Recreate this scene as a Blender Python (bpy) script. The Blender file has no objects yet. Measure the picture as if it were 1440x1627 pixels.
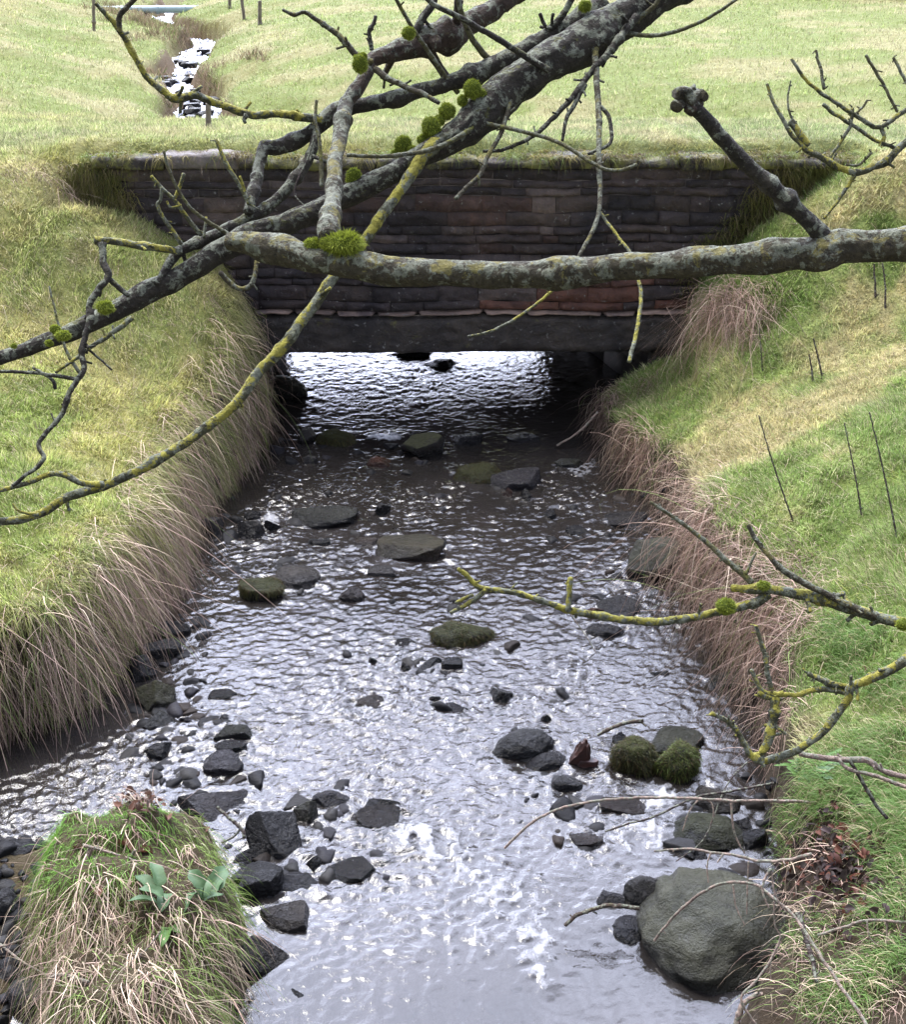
import bpy, math, random
import numpy as np
from mathutils import Vector, noise as mnoise
rng = np.random.default_rng(7); random.seed(7)
SC = bpy.context.scene
COL = SC.collection

# ------------------------------------------------------------------ camera
CH = 3.2; FP = 1900.0; PITCH = math.radians(26.65)
cam_d = bpy.data.cameras.new('camera'); cam = bpy.data.objects.new('camera', cam_d); COL.objects.link(cam)
cam.location = (0, 0, CH); cam.rotation_euler = (math.pi/2 - PITCH, 0, 0)
cam_d.sensor_fit = 'HORIZONTAL'; cam_d.sensor_width = 36; cam_d.lens = 36*FP/1440
cam_d.clip_start = 0.05; cam_d.clip_end = 2000
SC.camera = cam
CP, SP = math.cos(PITCH), math.sin(PITCH)
# ------------------------------------------------------------------ light
SUN_EL, SUN_AZ = math.radians(61), math.radians(-38)      # azimuth from +Y, negative = towards -X
sdir = Vector((math.sin(SUN_AZ)*math.cos(SUN_EL), math.cos(SUN_AZ)*math.cos(SUN_EL), math.sin(SUN_EL)))
sl = bpy.data.lights.new('sun', 'SUN'); sl.energy = 2.2; sl.angle = math.radians(24); sl.color = (1, .95, .86)
so = bpy.data.objects.new('sun', sl); COL.objects.link(so); so.rotation_euler = sdir.to_track_quat('Z', 'Y').to_euler()
so.location = (0, 0, 30)
W = bpy.data.worlds.new('World'); SC.world = W; W.use_nodes = True
nt = W.node_tree; nt.nodes.clear()
def N(nt, t, **kw):
    n = nt.nodes.new(t)
    for k, v in kw.items():
        if k.startswith('_'): n.inputs[k[1:].replace('_', ' ')].default_value = v
        else: setattr(n, k, v)
    return n
def L(nt, a, b): nt.links.new(a, b)
sky = N(nt, 'ShaderNodeTexSky', sky_type='NISHITA', sun_disc=False, sun_elevation=SUN_EL, sun_rotation=SUN_AZ)
bg1 = N(nt, 'ShaderNodeBackground'); bg1.inputs['Strength'].default_value = .1; L(nt, sky.outputs[0], bg1.inputs[0])
tc = N(nt, 'ShaderNodeTexCoord')
dt = N(nt, 'ShaderNodeVectorMath', operation='DOT_PRODUCT'); L(nt, tc.outputs['Generated'], dt.inputs[0]); dt.inputs[1].default_value = (-.06, .835, .547)      # the cloud is thinnest and brightest ahead
mx = N(nt, 'ShaderNodeMath', operation='MAXIMUM'); L(nt, dt.outputs['Value'], mx.inputs[0]); mx.inputs[1].default_value = 0
pw = N(nt, 'ShaderNodeMath', operation='POWER'); L(nt, mx.outputs[0], pw.inputs[0]); pw.inputs[1].default_value = 4.5
cn = N(nt, 'ShaderNodeTexNoise'); cn.inputs['Scale'].default_value = 3.6; cn.inputs['Detail'].default_value = 5; L(nt, tc.outputs['Generated'], cn.inputs['Vector'])
cr = N(nt, 'ShaderNodeMapRange'); L(nt, cn.outputs[0], cr.inputs[0]); cr.inputs[1].default_value = .3; cr.inputs[2].default_value = .7; cr.inputs[3].default_value = .5; cr.inputs[4].default_value = 1.4
ma = N(nt, 'ShaderNodeMath', operation='MULTIPLY_ADD'); L(nt, pw.outputs[0], ma.inputs[0]); ma.inputs[1].default_value = 8.5; ma.inputs[2].default_value = .55
mm = N(nt, 'ShaderNodeMath', operation='MULTIPLY'); L(nt, ma.outputs[0], mm.inputs[0]); L(nt, cr.outputs[0], mm.inputs[1])
bg2 = N(nt, 'ShaderNodeBackground'); bg2.inputs[0].default_value = (.745, .79, 1.0, 1); L(nt, mm.outputs[0], bg2.inputs[1])
mixw = N(nt, 'ShaderNodeMixShader'); mixw.inputs[0].default_value = .8; L(nt, bg1.outputs[0], mixw.inputs[1]); L(nt, bg2.outputs[0], mixw.inputs[2])
wo = N(nt, 'ShaderNodeOutputWorld'); L(nt, mixw.outputs[0], wo.inputs[0])
SC.view_settings.view_transform = 'Standard'; SC.view_settings.look = 'None'; SC.view_settings.exposure = 1.35; SC.view_settings.gamma = 1
SC.cycles.max_bounces = 6; SC.cycles.transparent_max_bounces = 8; SC.cycles.use_denoising = True
SC.cycles.sample_clamp_indirect = 6

# ------------------------------------------------------------------ pixels to world (rays of the camera, cast onto real planes / ground)
def ray(px, py):
    a = (np.asarray(px, float) - 720)/FP; b = (np.asarray(py, float) - 813.5)/FP
    return a, CP - b*SP, -SP - b*CP
def P(px, py, z=0.0):
    a, dy, dz = ray(px, py); t = (z - CH)/dz; return np.array([a*t, dy*t, z + 0*t])
def PY(px, py, Y):
    a, dy, dz = ray(px, py); t = Y/dy; return np.array([a*t, Y + 0*t, CH + dz*t])
def PD(px, py, D):
    a, dy, dz = ray(px, py); return np.array([a*D, dy*D, CH + dz*D])
def proj(x, y, z):
    dzc = y*CP - (z - CH)*SP; u = y*SP + (z - CH)*CP
    return 720 + FP*x/np.maximum(dzc, .01), 813.5 - FP*u/np.maximum(dzc, .01), dzc

# ------------------------------------------------------------------ noise
def _h(ix, iy, s):
    n = (ix.astype(np.int64)*374761393 + iy.astype(np.int64)*668265263 + (int(s)*2654435761 % 1000000007)) & 0x7fffffffffffffff
    n = ((n ^ (n >> 13))*1274126177) & 0x7fffffffffffffff
    return ((n ^ (n >> 16)) & 0xffffff)/float(0xffffff)
def vnoise(x, y, s=0):
    ix = np.floor(x); iy = np.floor(y); fx = x - ix; fy = y - iy
    fx = fx*fx*fx*(fx*(fx*6-15)+10); fy = fy*fy*fy*(fy*(fy*6-15)+10)
    a = _h(ix, iy, s); b = _h(ix+1, iy, s); c = _h(ix, iy+1, s); d = _h(ix+1, iy+1, s)
    return (a + (b-a)*fx + (c-a)*fy + (a-b-c+d)*fx*fy)*2 - 1
def gnoise(x, y, s=0):
    ix = np.floor(x); iy = np.floor(y); fx = x - ix; fy = y - iy
    def g(i, j):
        th = _h(ix+i, iy+j, s)*2*math.pi
        return np.cos(th)*(fx-i) + np.sin(th)*(fy-j)
    u = fx*fx*fx*(fx*(fx*6-15)+10); v = fy*fy*fy*(fy*(fy*6-15)+10)
    a, b, c, d = g(0, 0), g(1, 0), g(0, 1), g(1, 1)
    return ((a + (b-a)*u) + ((c + (d-c)*u) - (a + (b-a)*u))*v)*1.6
def fbm(x, y, o=4, s=0):
    x = np.asarray(x, float); y = np.asarray(y, float)
    r = 0; a = .5; 
    for k in range(o):
        r = r + a*gnoise(x, y, s+k*17); x = x*2.03+7.1; y = y*2.03-3.3; a *= .5
    return r
def ss(a, b, x):
    t = np.clip((x-a)/(b-a), 0, 1); return t*t*(3-2*t)

# ------------------------------------------------------------------ terrain
YW, YD = 7.8, 10.3                     # wall face, far edge of the bridge
def tabl(pts):
    w = [P(px, py) for px, py in pts]; w.sort(key=lambda p: p[1])
    return np.array([p[1] for p in w]), np.array([p[0] for p in w])
LY, LX = tabl([(412, 640), (410, 700), (385, 760), (335, 820), (300, 900), (280, 960), (225, 1020), (180, 1075), (120, 1130), (-40, 1180)])
LX = LX - np.interp(LY, [4.2, 4.8, 5.4, 6.9, 7.5], [0, .04, .10, .08, 0])
LY = np.concatenate([[0, 3.9], LY, [7.85, 8.0]]); LX = np.concatenate([[-2.7, -2.5], LX, [-1.33, -1.33]]); o_ = np.argsort(LY); LY = LY[o_]; LX = LX[o_]
RY, RX = tabl([(945, 690), (985, 750), (1050, 800), (1085, 870), (1100, 950), (1150, 1020), (1205, 1100), (1222, 1180), (1228, 1260), (1245, 1350), (1262, 1440), (1250, 1530), (1185, 1627)])
RY = np.concatenate([[0, 1.8], RY, [7.62, 7.72, 8.0]]); RX = np.concatenate([[.45, .55], RX, [1.15, 1.55, 1.55]]); o_ = np.argsort(RY); RY = RY[o_]; RX = RX[o_]
def xl(y): return np.interp(y, LY, LX) + .05*fbm(np.asarray(y)*3, np.asarray(y)*0+2, 3, 5)*(np.asarray(y) < 7.6)
def xr(y): return np.interp(y, RY, RX) + .05*fbm(np.asarray(y)*3, np.asarray(y)*0+9, 3, 6)*(np.asarray(y) < 7.4)
SY = np.array([10.3, 11.2, 12.5, 14.5, 17.7, 19.3, 20.6, 21.8, 23.4, 24.6, 27, 30, 45, 300])
SX = np.array([-.45, -.8, -1.5, -2.55, -3.66, -4.05, -4.5, -4.65, -4.62, -4.8, -6.2, -6.6, -8, -20])
SZ = np.array([0, .04, .1, .25, .55, .64, .70, .76, .88, .93, 1.0, 1.05, 1.2, 2])
SWD = np.array([1.1, .9, .6, .45, .36, .33, .3, .26, .36, .3, .25, .22, .2, .2])
def lip_l(y): return np.interp(y, [0, 4, 4.8, 5.5, 6.1, 6.8, 7.3, 7.8], [.45, .48, .56, .55, .54, .56, .64, .72])
def lip_r(y): return np.interp(y, [0, 2.6, 3.2, 3.8, 4.6, 5.3, 6.0, 6.8, 7.4, 7.8], [.28, .3, .36, .42, .50, .52, .45, .34, .24, .5])
def mound_m(x, y):
    f = np.clip(3.2-y, -.6, 1.0); q = np.abs((x+1.13-.25*f)/(.385-.10*f+.02*np.sin(y*9))); yy = np.abs((y-2.74)/.80)
    return np.clip(1 - (q**3.4 + yy**4) + .25*fbm(x*5, y*5, 2, 49)*(q < 1.1), 0, 1)**.5
def near_h(x, y):
    sl_ = xl(y) - x; sr_ = x - xr(y)
    bed = -.17 + .05*fbm(x*2.2, y*2.2, 3, 31)
    L_ = lip_l(y); R_ = lip_r(y)
    topl = L_ + (1.85 - L_)*(1 - np.exp(-np.maximum(sl_-.06, 0)*(.42 + .15*ss(5.6, 6.8, y))/(1.85-L_)))
    topr = R_ + (2.0 - R_)*(1 - np.exp(-np.maximum(sr_-.1, 0)*.62/(2.0-R_)))
    fl = ss(-.09, .05, sl_); fr = ss(-.08, .08, sr_)
    lump = .035*fbm(x*2.3, y*2.3, 3, 41) + .02*fbm(x*7, y*7, 2, 43)
    z = bed*(1-fl)*(1-fr) + (topl + lump*1.3)*fl + (topr + lump*1.3)*fr
    wt = ss(6.6, 7.75, y)
    pl = np.interp(-x, [1.30, 1.34, 1.42, 1.55, 1.9, 2.34, 3.5], [-1, .72, .95, 1.14, 1.34, 1.53, 1.82]); pr = np.interp(x, [1.50, 1.55, 1.67, 1.97, 2.51, 3.3], [-1, .80, 1.05, 1.38, 1.74, 1.95])
    z = np.where((x < -1.3) | (x > 1.5), np.maximum(z, z*(1-wt) + wt*(np.where(x < 0, pl, pr) + lump*1.5)), z)
    # grassy clump in the stream and the gravel shore behind it
    m = mound_m(x, y)
    z = np.maximum(z, -.17 + m*(.56 + .10*(y-2.7)) + .13*fbm(x*5, y*5, 4, 47)*m)
    sh = ss(-1.25, -1.5, x)*ss(3.75, 3.45, y)
    z = np.maximum(z, -.17 + sh*(.22 + .03*fbm(x*9, y*9, 3, 48)))
    return z
def deck_z(x, y):
    return 1.84 + (-.20)*ss(YW, YD+.3, y) + .02*fbm(x*3, y*3, 3, 55) + .06*ss(-2.2, -3.6, x)
def far_h(x, y):
    xc = np.interp(y, SY, SX) + .12*np.sin(y*2.1)*(y > 12); w = np.interp(y, SY, SWD); zs = np.interp(y, SY, SZ)
    d = np.abs(x - xc) - w
    lip = zs + .26 + .1*fbm(x*1.2, y*1.2, 2, 61)
    right = x > xc
    fldr = 1.50 + .012*np.clip(y-14, 0, 20) + .10*fbm(x*.22, y*.22, 3, 63) + .10*ss(3, 9, x)
    hill = 1.42 + .62*ss(.8, 4.2, -(x-xc) - w)*ss(12, 17, y) + .38*ss(1.6, 4.0, -(x-xc))*ss(11.5, 15, y)*(1-ss(19, 25, y)) + .10*fbm(x*.3, y*.3, 3, 64) + .25*ss(4, 9, -(x-xc))
    tgt = np.where(right, fldr, hill)
    dd = np.maximum(d-.12, 0)
    top = lip + (tgt - lip)*(1 - np.exp(-dd*np.where(right, .42, .40)/np.maximum(tgt-lip, .1)))
    f = ss(-.05, .14, d)
    z = (zs - .12)*(1-f) + (top + .03*fbm(x*1.7, y*1.7, 3, 66))*f
    z = z + ss(40, 120, y)*.3
    return z
def H(x, y):
    x = np.asarray(x, float); y = np.asarray(y, float)
    n = near_h(x, y); f = far_h(x, y); dk = deck_z(x, y)
    inwall = ss(-2.75, -2.3, x)*(1-ss(2.45, 3.0, x))
    y0 = 7.0 + .86*inwall; y1 = 8.2 - .22*inwall
    t = np.clip((y-y0)/(y1-y0), 0, 1); t = t*t*(3-2*t)
    chan = ss(-1.55, -1.42, x)*(1-ss(1.62, 1.75, x))        # the culvert itself
    mid = n*(1-t) + dk*t
    mid = np.where(y > 7.5, mid*(1-chan) + np.minimum(n, mid)*chan*(y < YW+.1) + chan*(y >= YW+.1)*(-.17), mid)
    tf = ss(YD, YD+.9, y)
    res = mid*(1-tf) + f*tf
    # keep the channel open where culvert meets the upper stream
    xc = np.interp(y, SY, SX); w = np.interp(y, SY, SWD)
    inch = (1-ss(-.05, .1, np.abs(x-xc)-w))*(y > YD-.02)*(y < YD+1.2)
    return res*(1-inch) + np.minimum(res, np.interp(y, SY, SZ)-.12)*inch
def Hs(x, y):                                               # walking surface incl. the turf on the bridge
    on = (y > YW+.02) & (y < YD-.05) & (x > -2.4) & (x < 2.62)
    return np.where(on, deck_z(x, y)+.03 - .11*ss(YW+.24, YW+.03, y), H(x, y))
def hit(px, py, tmin=1.5, tmax=60):
    a, dy, dz = ray(px, py)
    t = np.concatenate([np.arange(tmin, 15, .03), np.arange(15, tmax, .08)])
    b = CH + dz*t - Hs(a*t, dy*t) <= 0
    tt = t[int(np.argmax(b))] if b.any() else tmax
    return np.array([a*tt, dy*tt, CH+dz*tt])

# ------------------------------------------------------------------ mesh helpers
def tag(o, label=None, cat=None, group=None, kind=None):
    if label: o['label'] = label
    if cat: o['category'] = cat
    if group: o['group'] = group
    if kind: o['kind'] = kind
    return o
def link(o, parent=None):
    COL.objects.link(o)
    if parent is not None: o.parent = parent
    return o
def empty(name, loc, label, cat, group=None):
    o = bpy.data.objects.new(name, None); o.empty_display_size = .1; link(o); o.location = tuple(loc)
    return tag(o, label, cat, group)
def mk(name, v, quads=None, tris=None, mat=None, parent=None, col=None, smooth=True, attrs=None, loc=None):
    """one mesh object from arrays; loc: vertices are world, origin goes there; a parent's own location is subtracted"""
    v = np.asarray(v, np.float32)
    off = np.zeros(3)
    if parent is not None: off = np.array(parent.location)
    elif loc is not None: off = np.array(loc)
    v = v - off.astype(np.float32)
    me = bpy.data.meshes.new(name)
    nq = 0 if quads is None else len(quads); ntr = 0 if tris is None else len(tris)
    me.vertices.add(len(v)); me.vertices.foreach_set('co', v.ravel())
    li = []
    if nq: li.append(np.asarray(quads, np.int32).ravel())
    if ntr: li.append(np.asarray(tris, np.int32).ravel())
    li = np.concatenate(li); me.loops.add(len(li)); me.loops.foreach_set('vertex_index', li)
    me.polygons.add(nq+ntr)
    ls = np.concatenate([np.arange(nq)*4, nq*4 + np.arange(ntr)*3]).astype(np.int32)
    me.polygons.foreach_set('loop_start', ls)
    me.update(calc_edges=True)
    if smooth: me.polygons.foreach_set('use_smooth', np.ones(nq+ntr, bool))
    if col is not None:
        a = me.color_attributes.new('col', 'FLOAT_COLOR', 'POINT')
        c = np.ones((len(v), 4), np.float32); c[:, :3] = col; a.data.foreach_set('color', c.ravel())
    for k, arr in (attrs or {}).items():
        a = me.attributes.new(k, 'FLOAT', 'POINT'); a.data.foreach_set('value', np.asarray(arr, np.float32).ravel())
    if mat: me.materials.append(mat)
    o = bpy.data.objects.new(name, me); link(o, parent)
    if parent is None and loc is not None: o.location = tuple(loc)
    return o
def grid_faces(nx, ny, base=0):
    i, j = np.meshgrid(np.arange(nx-1), np.arange(ny-1), indexing='ij')
    a = (i*ny + j).ravel() + base
    return np.stack([a, a+ny, a+ny+1, a+1], 1)
def blades(root, d0, length, width, droop, segs, col, tipcol=None, curl=0.0, kink=0.0):
    """ribbons: root(N,3), d0(N,3) unit, bending under gravity"""
    n = len(root); t = np.linspace(0, 1, segs+1)
    az = rng.uniform(0, math.pi, n); wv = np.stack([np.cos(az), np.sin(az), 0*az], 1)
    wv[:, 0] = np.abs(wv[:, 0])*.8+.3; wv /= np.linalg.norm(wv, axis=1)[:, None]
    sw = rng.normal(0, 1, (n, 3))*curl; sw[:, 2] *= .3
    if kink: kt = rng.uniform(.1, .8, n); kd = rng.normal(0, 1, (n, 3)); kd[:, 2] -= .5
    vs = []; cs = []
    if tipcol is None: tipcol = col
    for k, tt in enumerate(t):
        p = root + d0*(length*tt)[:, None]
        p[:, 2] -= droop*length*tt*tt
        p = p + sw*(length*math.sin(tt*2.6)*tt)[:, None]
        if kink: p = p + kd*(length*np.maximum(tt-kt, 0)*kink)[:, None]
        c = col*(1-tt) + tipcol*tt
        if k < segs:
            w = (width*(1-tt)**.6*.5)[:, None]*wv
            vs += [p - w, p + w]; cs += [c, c]
        else: vs.append(p); cs.append(c)
    m = len(vs); v = np.stack(vs, 1).reshape(-1, 3); c = np.stack(cs, 1).reshape(-1, 3)
    b = (np.arange(n)*m)[:, None]
    q = np.concatenate([b + np.array([2*k, 2*k+1, 2*k+3, 2*k+2]) for k in range(segs-1)]) if segs > 1 else None
    tr = b + np.array([2*segs-2, 2*segs-1, 2*segs])
    return v, q, tr, c
def merge(parts):
    V, Q, T, C_ = [], [], [], []; b = 0
    for v, q, t, c in parts:
        V.append(v); C_.append(c)
        if q is not None: Q.append(q+b)
        if t is not None: T.append(t+b)
        b += len(v)
    return np.concatenate(V), (np.concatenate(Q) if Q else None), (np.concatenate(T) if T else None), np.concatenate(C_)

# ------------------------------------------------------------------ materials
def mat(name):
    m = bpy.data.materials.new(name); m.use_nodes = True; m.node_tree.nodes.clear(); return m, m.node_tree
def out(nt, sh):
    o = N(nt, 'ShaderNodeOutputMaterial'); L(nt, sh, o.inputs[0])
def noise_n(nt, scale, detail=4, rough=.55, vec=None, dist=0):
    n = N(nt, 'ShaderNodeTexNoise'); n.inputs['Scale'].default_value = scale; n.inputs['Detail'].default_value = detail
    n.inputs['Roughness'].default_value = rough; n.inputs['Distortion'].default_value = dist
    if vec is not None: L(nt, vec, n.inputs['Vector'])
    return n.outputs[0]
def rng_n(nt, v, a, b, c=0., d=1.):
    n = N(nt, 'ShaderNodeMapRange'); L(nt, v, n.inputs[0])
    for i, x in enumerate((a, b, c, d)): n.inputs[i+1].default_value = x
    return n.outputs[0]
def mixc(nt, f, a, b, blend='MIX'):
    n = N(nt, 'ShaderNodeMix', data_type='RGBA', blend_type=blend)
    if hasattr(f, 'is_linked'): L(nt, f, n.inputs[0])
    else: n.inputs[0].default_value = f
    for k, s in ((6, a), (7, b)):
        if hasattr(s, 'is_linked'): L(nt, s, n.inputs[k])
        else: n.inputs[k].default_value = (*s, 1)
    return n.outputs[2]
def mul(nt, a, b, op='MULTIPLY'):
    n = N(nt, 'ShaderNodeMath', operation=op)
    for k, s in ((0, a), (1, b)):
        if hasattr(s, 'is_linked'): L(nt, s, n.inputs[k])
        else: n.inputs[k].default_value = s
    return n.outputs[0]
def attr_c(nt, name='col'): return N(nt, 'ShaderNodeAttribute', attribute_name=name).outputs['Color']
def attr_f(nt, name): return N(nt, 'ShaderNodeAttribute', attribute_name=name).outputs['Fac']
def pos(nt): return N(nt, 'ShaderNodeNewGeometry').outputs['Position']
def obj_vec(nt): return N(nt, 'ShaderNodeTexCoord').outputs['Object']
def bump(nt, h, s=.5, d=.01):
    n = N(nt, 'ShaderNodeBump'); n.inputs['Strength'].default_value = s; n.inputs['Distance'].default_value = d; L(nt, h, n.inputs['Height']); return n.outputs[0]
def princ(nt, col, rough=.8, nrm=None, spec=.5):
    p = N(nt, 'ShaderNodeBsdfPrincipled')
    if hasattr(col, 'is_linked'): L(nt, col, p.inputs['Base Color'])
    else: p.inputs['Base Color'].default_value = (*col, 1)
    if hasattr(rough, 'is_linked'): L(nt, rough, p.inputs['Roughness'])
    else: p.inputs['Roughness'].default_value = rough
    p.inputs['Specular IOR Level'].default_value = spec
    if nrm is not None: L(nt, nrm, p.inputs['Normal'])
    return p.outputs[0]

def m_blade(name, trans=.35, rough=.6):
    m, nt = mat(name); c = attr_c(nt)
    d = princ(nt, c, rough, None, .25)
    t = N(nt, 'ShaderNodeBsdfTranslucent'); L(nt, c, t.inputs[0])
    x = N(nt, 'ShaderNodeMixShader'); x.inputs[0].default_value = trans; L(nt, d, x.inputs[1]); L(nt, t.outputs[0], x.inputs[2])
    out(nt, x.outputs[0]); return m
M_GRASS = m_blade('grass_blades', .4); M_DEAD = m_blade('dead_blades', .3, .7)

m, nt = mat('ground'); M_GROUND = m
p_ = pos(nt); c = attr_c(nt)
n1 = noise_n(nt, 9, 6, .7, p_); n2 = noise_n(nt, 60, 4, .7, p_)
c = mixc(nt, rng_n(nt, n1, .35, .7), c, mixc(nt, 1., c, (.72, .66, .5), 'MULTIPLY'))
c = mixc(nt, rng_n(nt, n2, .4, .75), c, mixc(nt, 1., c, (1.35, 1.3, 1.2), 'MULTIPLY'))
hh = mul(nt, n2, n1, 'ADD')
out(nt, princ(nt, c, .95, bump(nt, hh, .8, .03), .15))

def stone_mat(name, moss=True):
    m, nt = mat(name)
    ov = obj_vec(nt); oi = N(nt, 'ShaderNodeObjectInfo'); c = oi.outputs['Color']
    rnd = oi.outputs['Random']
    mp = N(nt, 'ShaderNodeMapping'); L(nt, ov, mp.inputs[0]); cx = N(nt, 'ShaderNodeCombineXYZ'); L(nt, mul(nt, rnd, 50.), cx.inputs[0]); L(nt, cx.outputs[0], mp.inputs['Location']); v = mp.outputs[0]
    a = noise_n(nt, 7, 7, .7, v, .3); b = noise_n(nt, 38, 5, .75, v); f = noise_n(nt, 160, 3, .7, v)
    base = mixc(nt, rng_n(nt, a, .3, .7), mixc(nt, 1., c, (.55, .55, .6), 'MULTIPLY'), mixc(nt, 1., c, (1.5, 1.4, 1.3), 'MULTIPLY'))
    base = mixc(nt, rng_n(nt, b, .52, .72, 0, .7), base, mixc(nt, 1., c, (1.7, 1.65, 1.6), 'MULTIPLY'))
    base = mixc(nt, rng_n(nt, f, .62, .7, 0, .5), base, mixc(nt, 1., c, (3, 3, 2.9), 'MULTIPLY'))
    g = N(nt, 'ShaderNodeNewGeometry'); sx = N(nt, 'ShaderNodeSeparateXYZ'); L(nt, g.outputs['Normal'], sx.inputs[0])
    sp = N(nt, 'ShaderNodeSeparateXYZ'); L(nt, g.outputs['Position'], sp.inputs[0])
    al = oi.outputs['Alpha']
    mo = mul(nt, rng_n(nt, mul(nt, noise_n(nt, 14, 6, .75, v), mul(nt, sx.outputs[2], .22), 'ADD'), .50, .68), al)
    mo.node.use_clamp = True
    mc = mixc(nt, noise_n(nt, 90, 3, .7, v), (.018, .022, .007), (.085, .095, .022))
    colr = mixc(nt, mo, base, mc)
    wet = rng_n(nt, mul(nt, sp.outputs[2], mul(nt, a, .05), 'ADD'), .045, .13)      # wet near the water line
    colr = mixc(nt, wet, mixc(nt, 1., colr, (.42, .42, .44), 'MULTIPLY'), colr)
    ro = mul(nt, rng_n(nt, wet, 0, 1, .14, .38), rng_n(nt, b, .3, .7, -.08, .16), 'ADD')
    ro = mul(nt, ro, mul(nt, mo, .5), 'ADD')
    hgt = mul(nt, mul(nt, a, 1.4), mul(nt, b, .5), 'ADD'); hgt = mul(nt, hgt, mul(nt, f, .12), 'ADD')
    hgt = mul(nt, hgt, mul(nt, mul(nt, noise_n(nt, 120, 3, .8, v), mo), .9), 'ADD')
    out(nt, princ(nt, colr, ro, bump(nt, hgt, 1., .03), .28))
    return m
M_STONE = stone_mat('wet_stone')

m, nt = mat('masonry'); M_MASON = m
p_ = pos(nt); c = attr_c(nt)
a = noise_n(nt, 6, 7, .7, p_, .4); b = noise_n(nt, 34, 5, .75, p_); l = noise_n(nt, 11, 5, .72, p_, .6); l2 = noise_n(nt, 24, 4, .7, p_)
c = mixc(nt, rng_n(nt, a, .32, .68), mixc(nt, 1., c, (.6, .58, .62), 'MULTIPLY'), mixc(nt, 1., c, (1.45, 1.35, 1.3), 'MULTIPLY'))
c = mixc(nt, rng_n(nt, b, .5, .75, 0, .6), c, mixc(nt, 1., c, (1.9, 1.7, 1.6), 'MULTIPLY'))
st_ = noise_n(nt, 1.7, 5, .65, p_, .5)
c = mixc(nt, rng_n(nt, st_, .35, .68), mixc(nt, 1., c, (.5, .48, .52), 'MULTIPLY'), mixc(nt, 1., c, (1.5, 1.35, 1.2), 'MULTIPLY'))
c = mixc(nt, rng_n(nt, l, .64, .70, 0, .6), c, (.14, .135, .12))
c = mixc(nt, rng_n(nt, l2, .635, .69, 0, .85), c, (.21, .205, .19))
s3 = N(nt, 'ShaderNodeSeparateXYZ'); L(nt, p_, s3.inputs[0])
mo = rng_n(nt, mul(nt, noise_n(nt, 5, 6, .75, p_), mul(nt, attr_f(nt, 'moss'), .35), 'ADD'), .66, .78)
c = mixc(nt, mo, c, mixc(nt, b, (.05, .05, .012), (.2, .19, .05)))
out(nt, princ(nt, c, rng_n(nt, b, .3, .7, .5, .85), bump(nt, mul(nt, mul(nt, a, 1.2), mul(nt, b, .5), 'ADD'), .9, .03), .4))

m, nt = mat('water'); M_WATER = m
p_ = pos(nt)
bn = bump(nt, mul(nt, noise_n(nt, 55, 4, .65, p_, .6), mul(nt, noise_n(nt, 19, 3, .6, p_, 1.), 2.), 'ADD'), .42, .006)
bs_ = rng_n(nt, attr_f(nt, 'chop'), 0, 1, .07, .46); L(nt, bs_, bn.node.inputs['Strength'])
br = mixc(nt, rng_n(nt, noise_n(nt, 1.6, 4, .6, p_), .35, .65), (.019, .017, .015), (.036, .032, .030))
g = N(nt, 'ShaderNodeBsdfDiffuse'); L(nt, br, g.inputs[0]); L(nt, bn, g.inputs['Normal'])
tr = N(nt, 'ShaderNodeBsdfTransparent'); tr.inputs[0].default_value = (.50, .44, .38, 1)
mx1 = N(nt, 'ShaderNodeMixShader'); mx1.inputs[0].default_value = .55; L(nt, tr.outputs[0], mx1.inputs[1]); L(nt, g.outputs[0], mx1.inputs[2])
gl = N(nt, 'ShaderNodeBsdfGlossy'); gl.inputs['Roughness'].default_value = .04; gl.inputs[0].default_value = (1, 1, 1, 1); L(nt, bn, gl.inputs['Normal'])
fr = N(nt, 'ShaderNodeFresnel'); fr.inputs[0].default_value = 1.45; L(nt, bn, fr.inputs['Normal'])
mx2 = N(nt, 'ShaderNodeMixShader'); L(nt, fr.outputs[0], mx2.inputs[0]); L(nt, mx1.outputs[0], mx2.inputs[1]); L(nt, gl.outputs[0], mx2.inputs[2])
fo = attr_f(nt, 'foam'); fn = mul(nt, noise_n(nt, 26, 6, .8, p_, 2.2), mul(nt, noise_n(nt, 9, 3, .6, p_, 1.), .8), 'ADD')
ff = rng_n(nt, mul(nt, fo, fn), .37, .82, 0, .8); 
fd = princ(nt, (.85, .86, .9), .4, bump(nt, fn, 1., .02), .5)
mx3 = N(nt, 'ShaderNodeMixShader'); L(nt, ff, mx3.inputs[0]); L(nt, mx2.outputs[0], mx3.inputs[1]); L(nt, fd, mx3.inputs[2])
out(nt, mx3.outputs[0])

M_WATER2 = M_WATER.copy(); M_WATER2.name = 'white_water'
for n_ in M_WATER2.node_tree.nodes:
    if n_.type == 'BSDF_GLOSSY': n_.inputs['Roughness'].default_value = .22; n_.inputs[0].default_value = (.36, .37, .40, 1)
    if n_.type == 'BSDF_PRINCIPLED': n_.inputs['Base Color'].default_value = (.5, .52, .56, 1)

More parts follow.
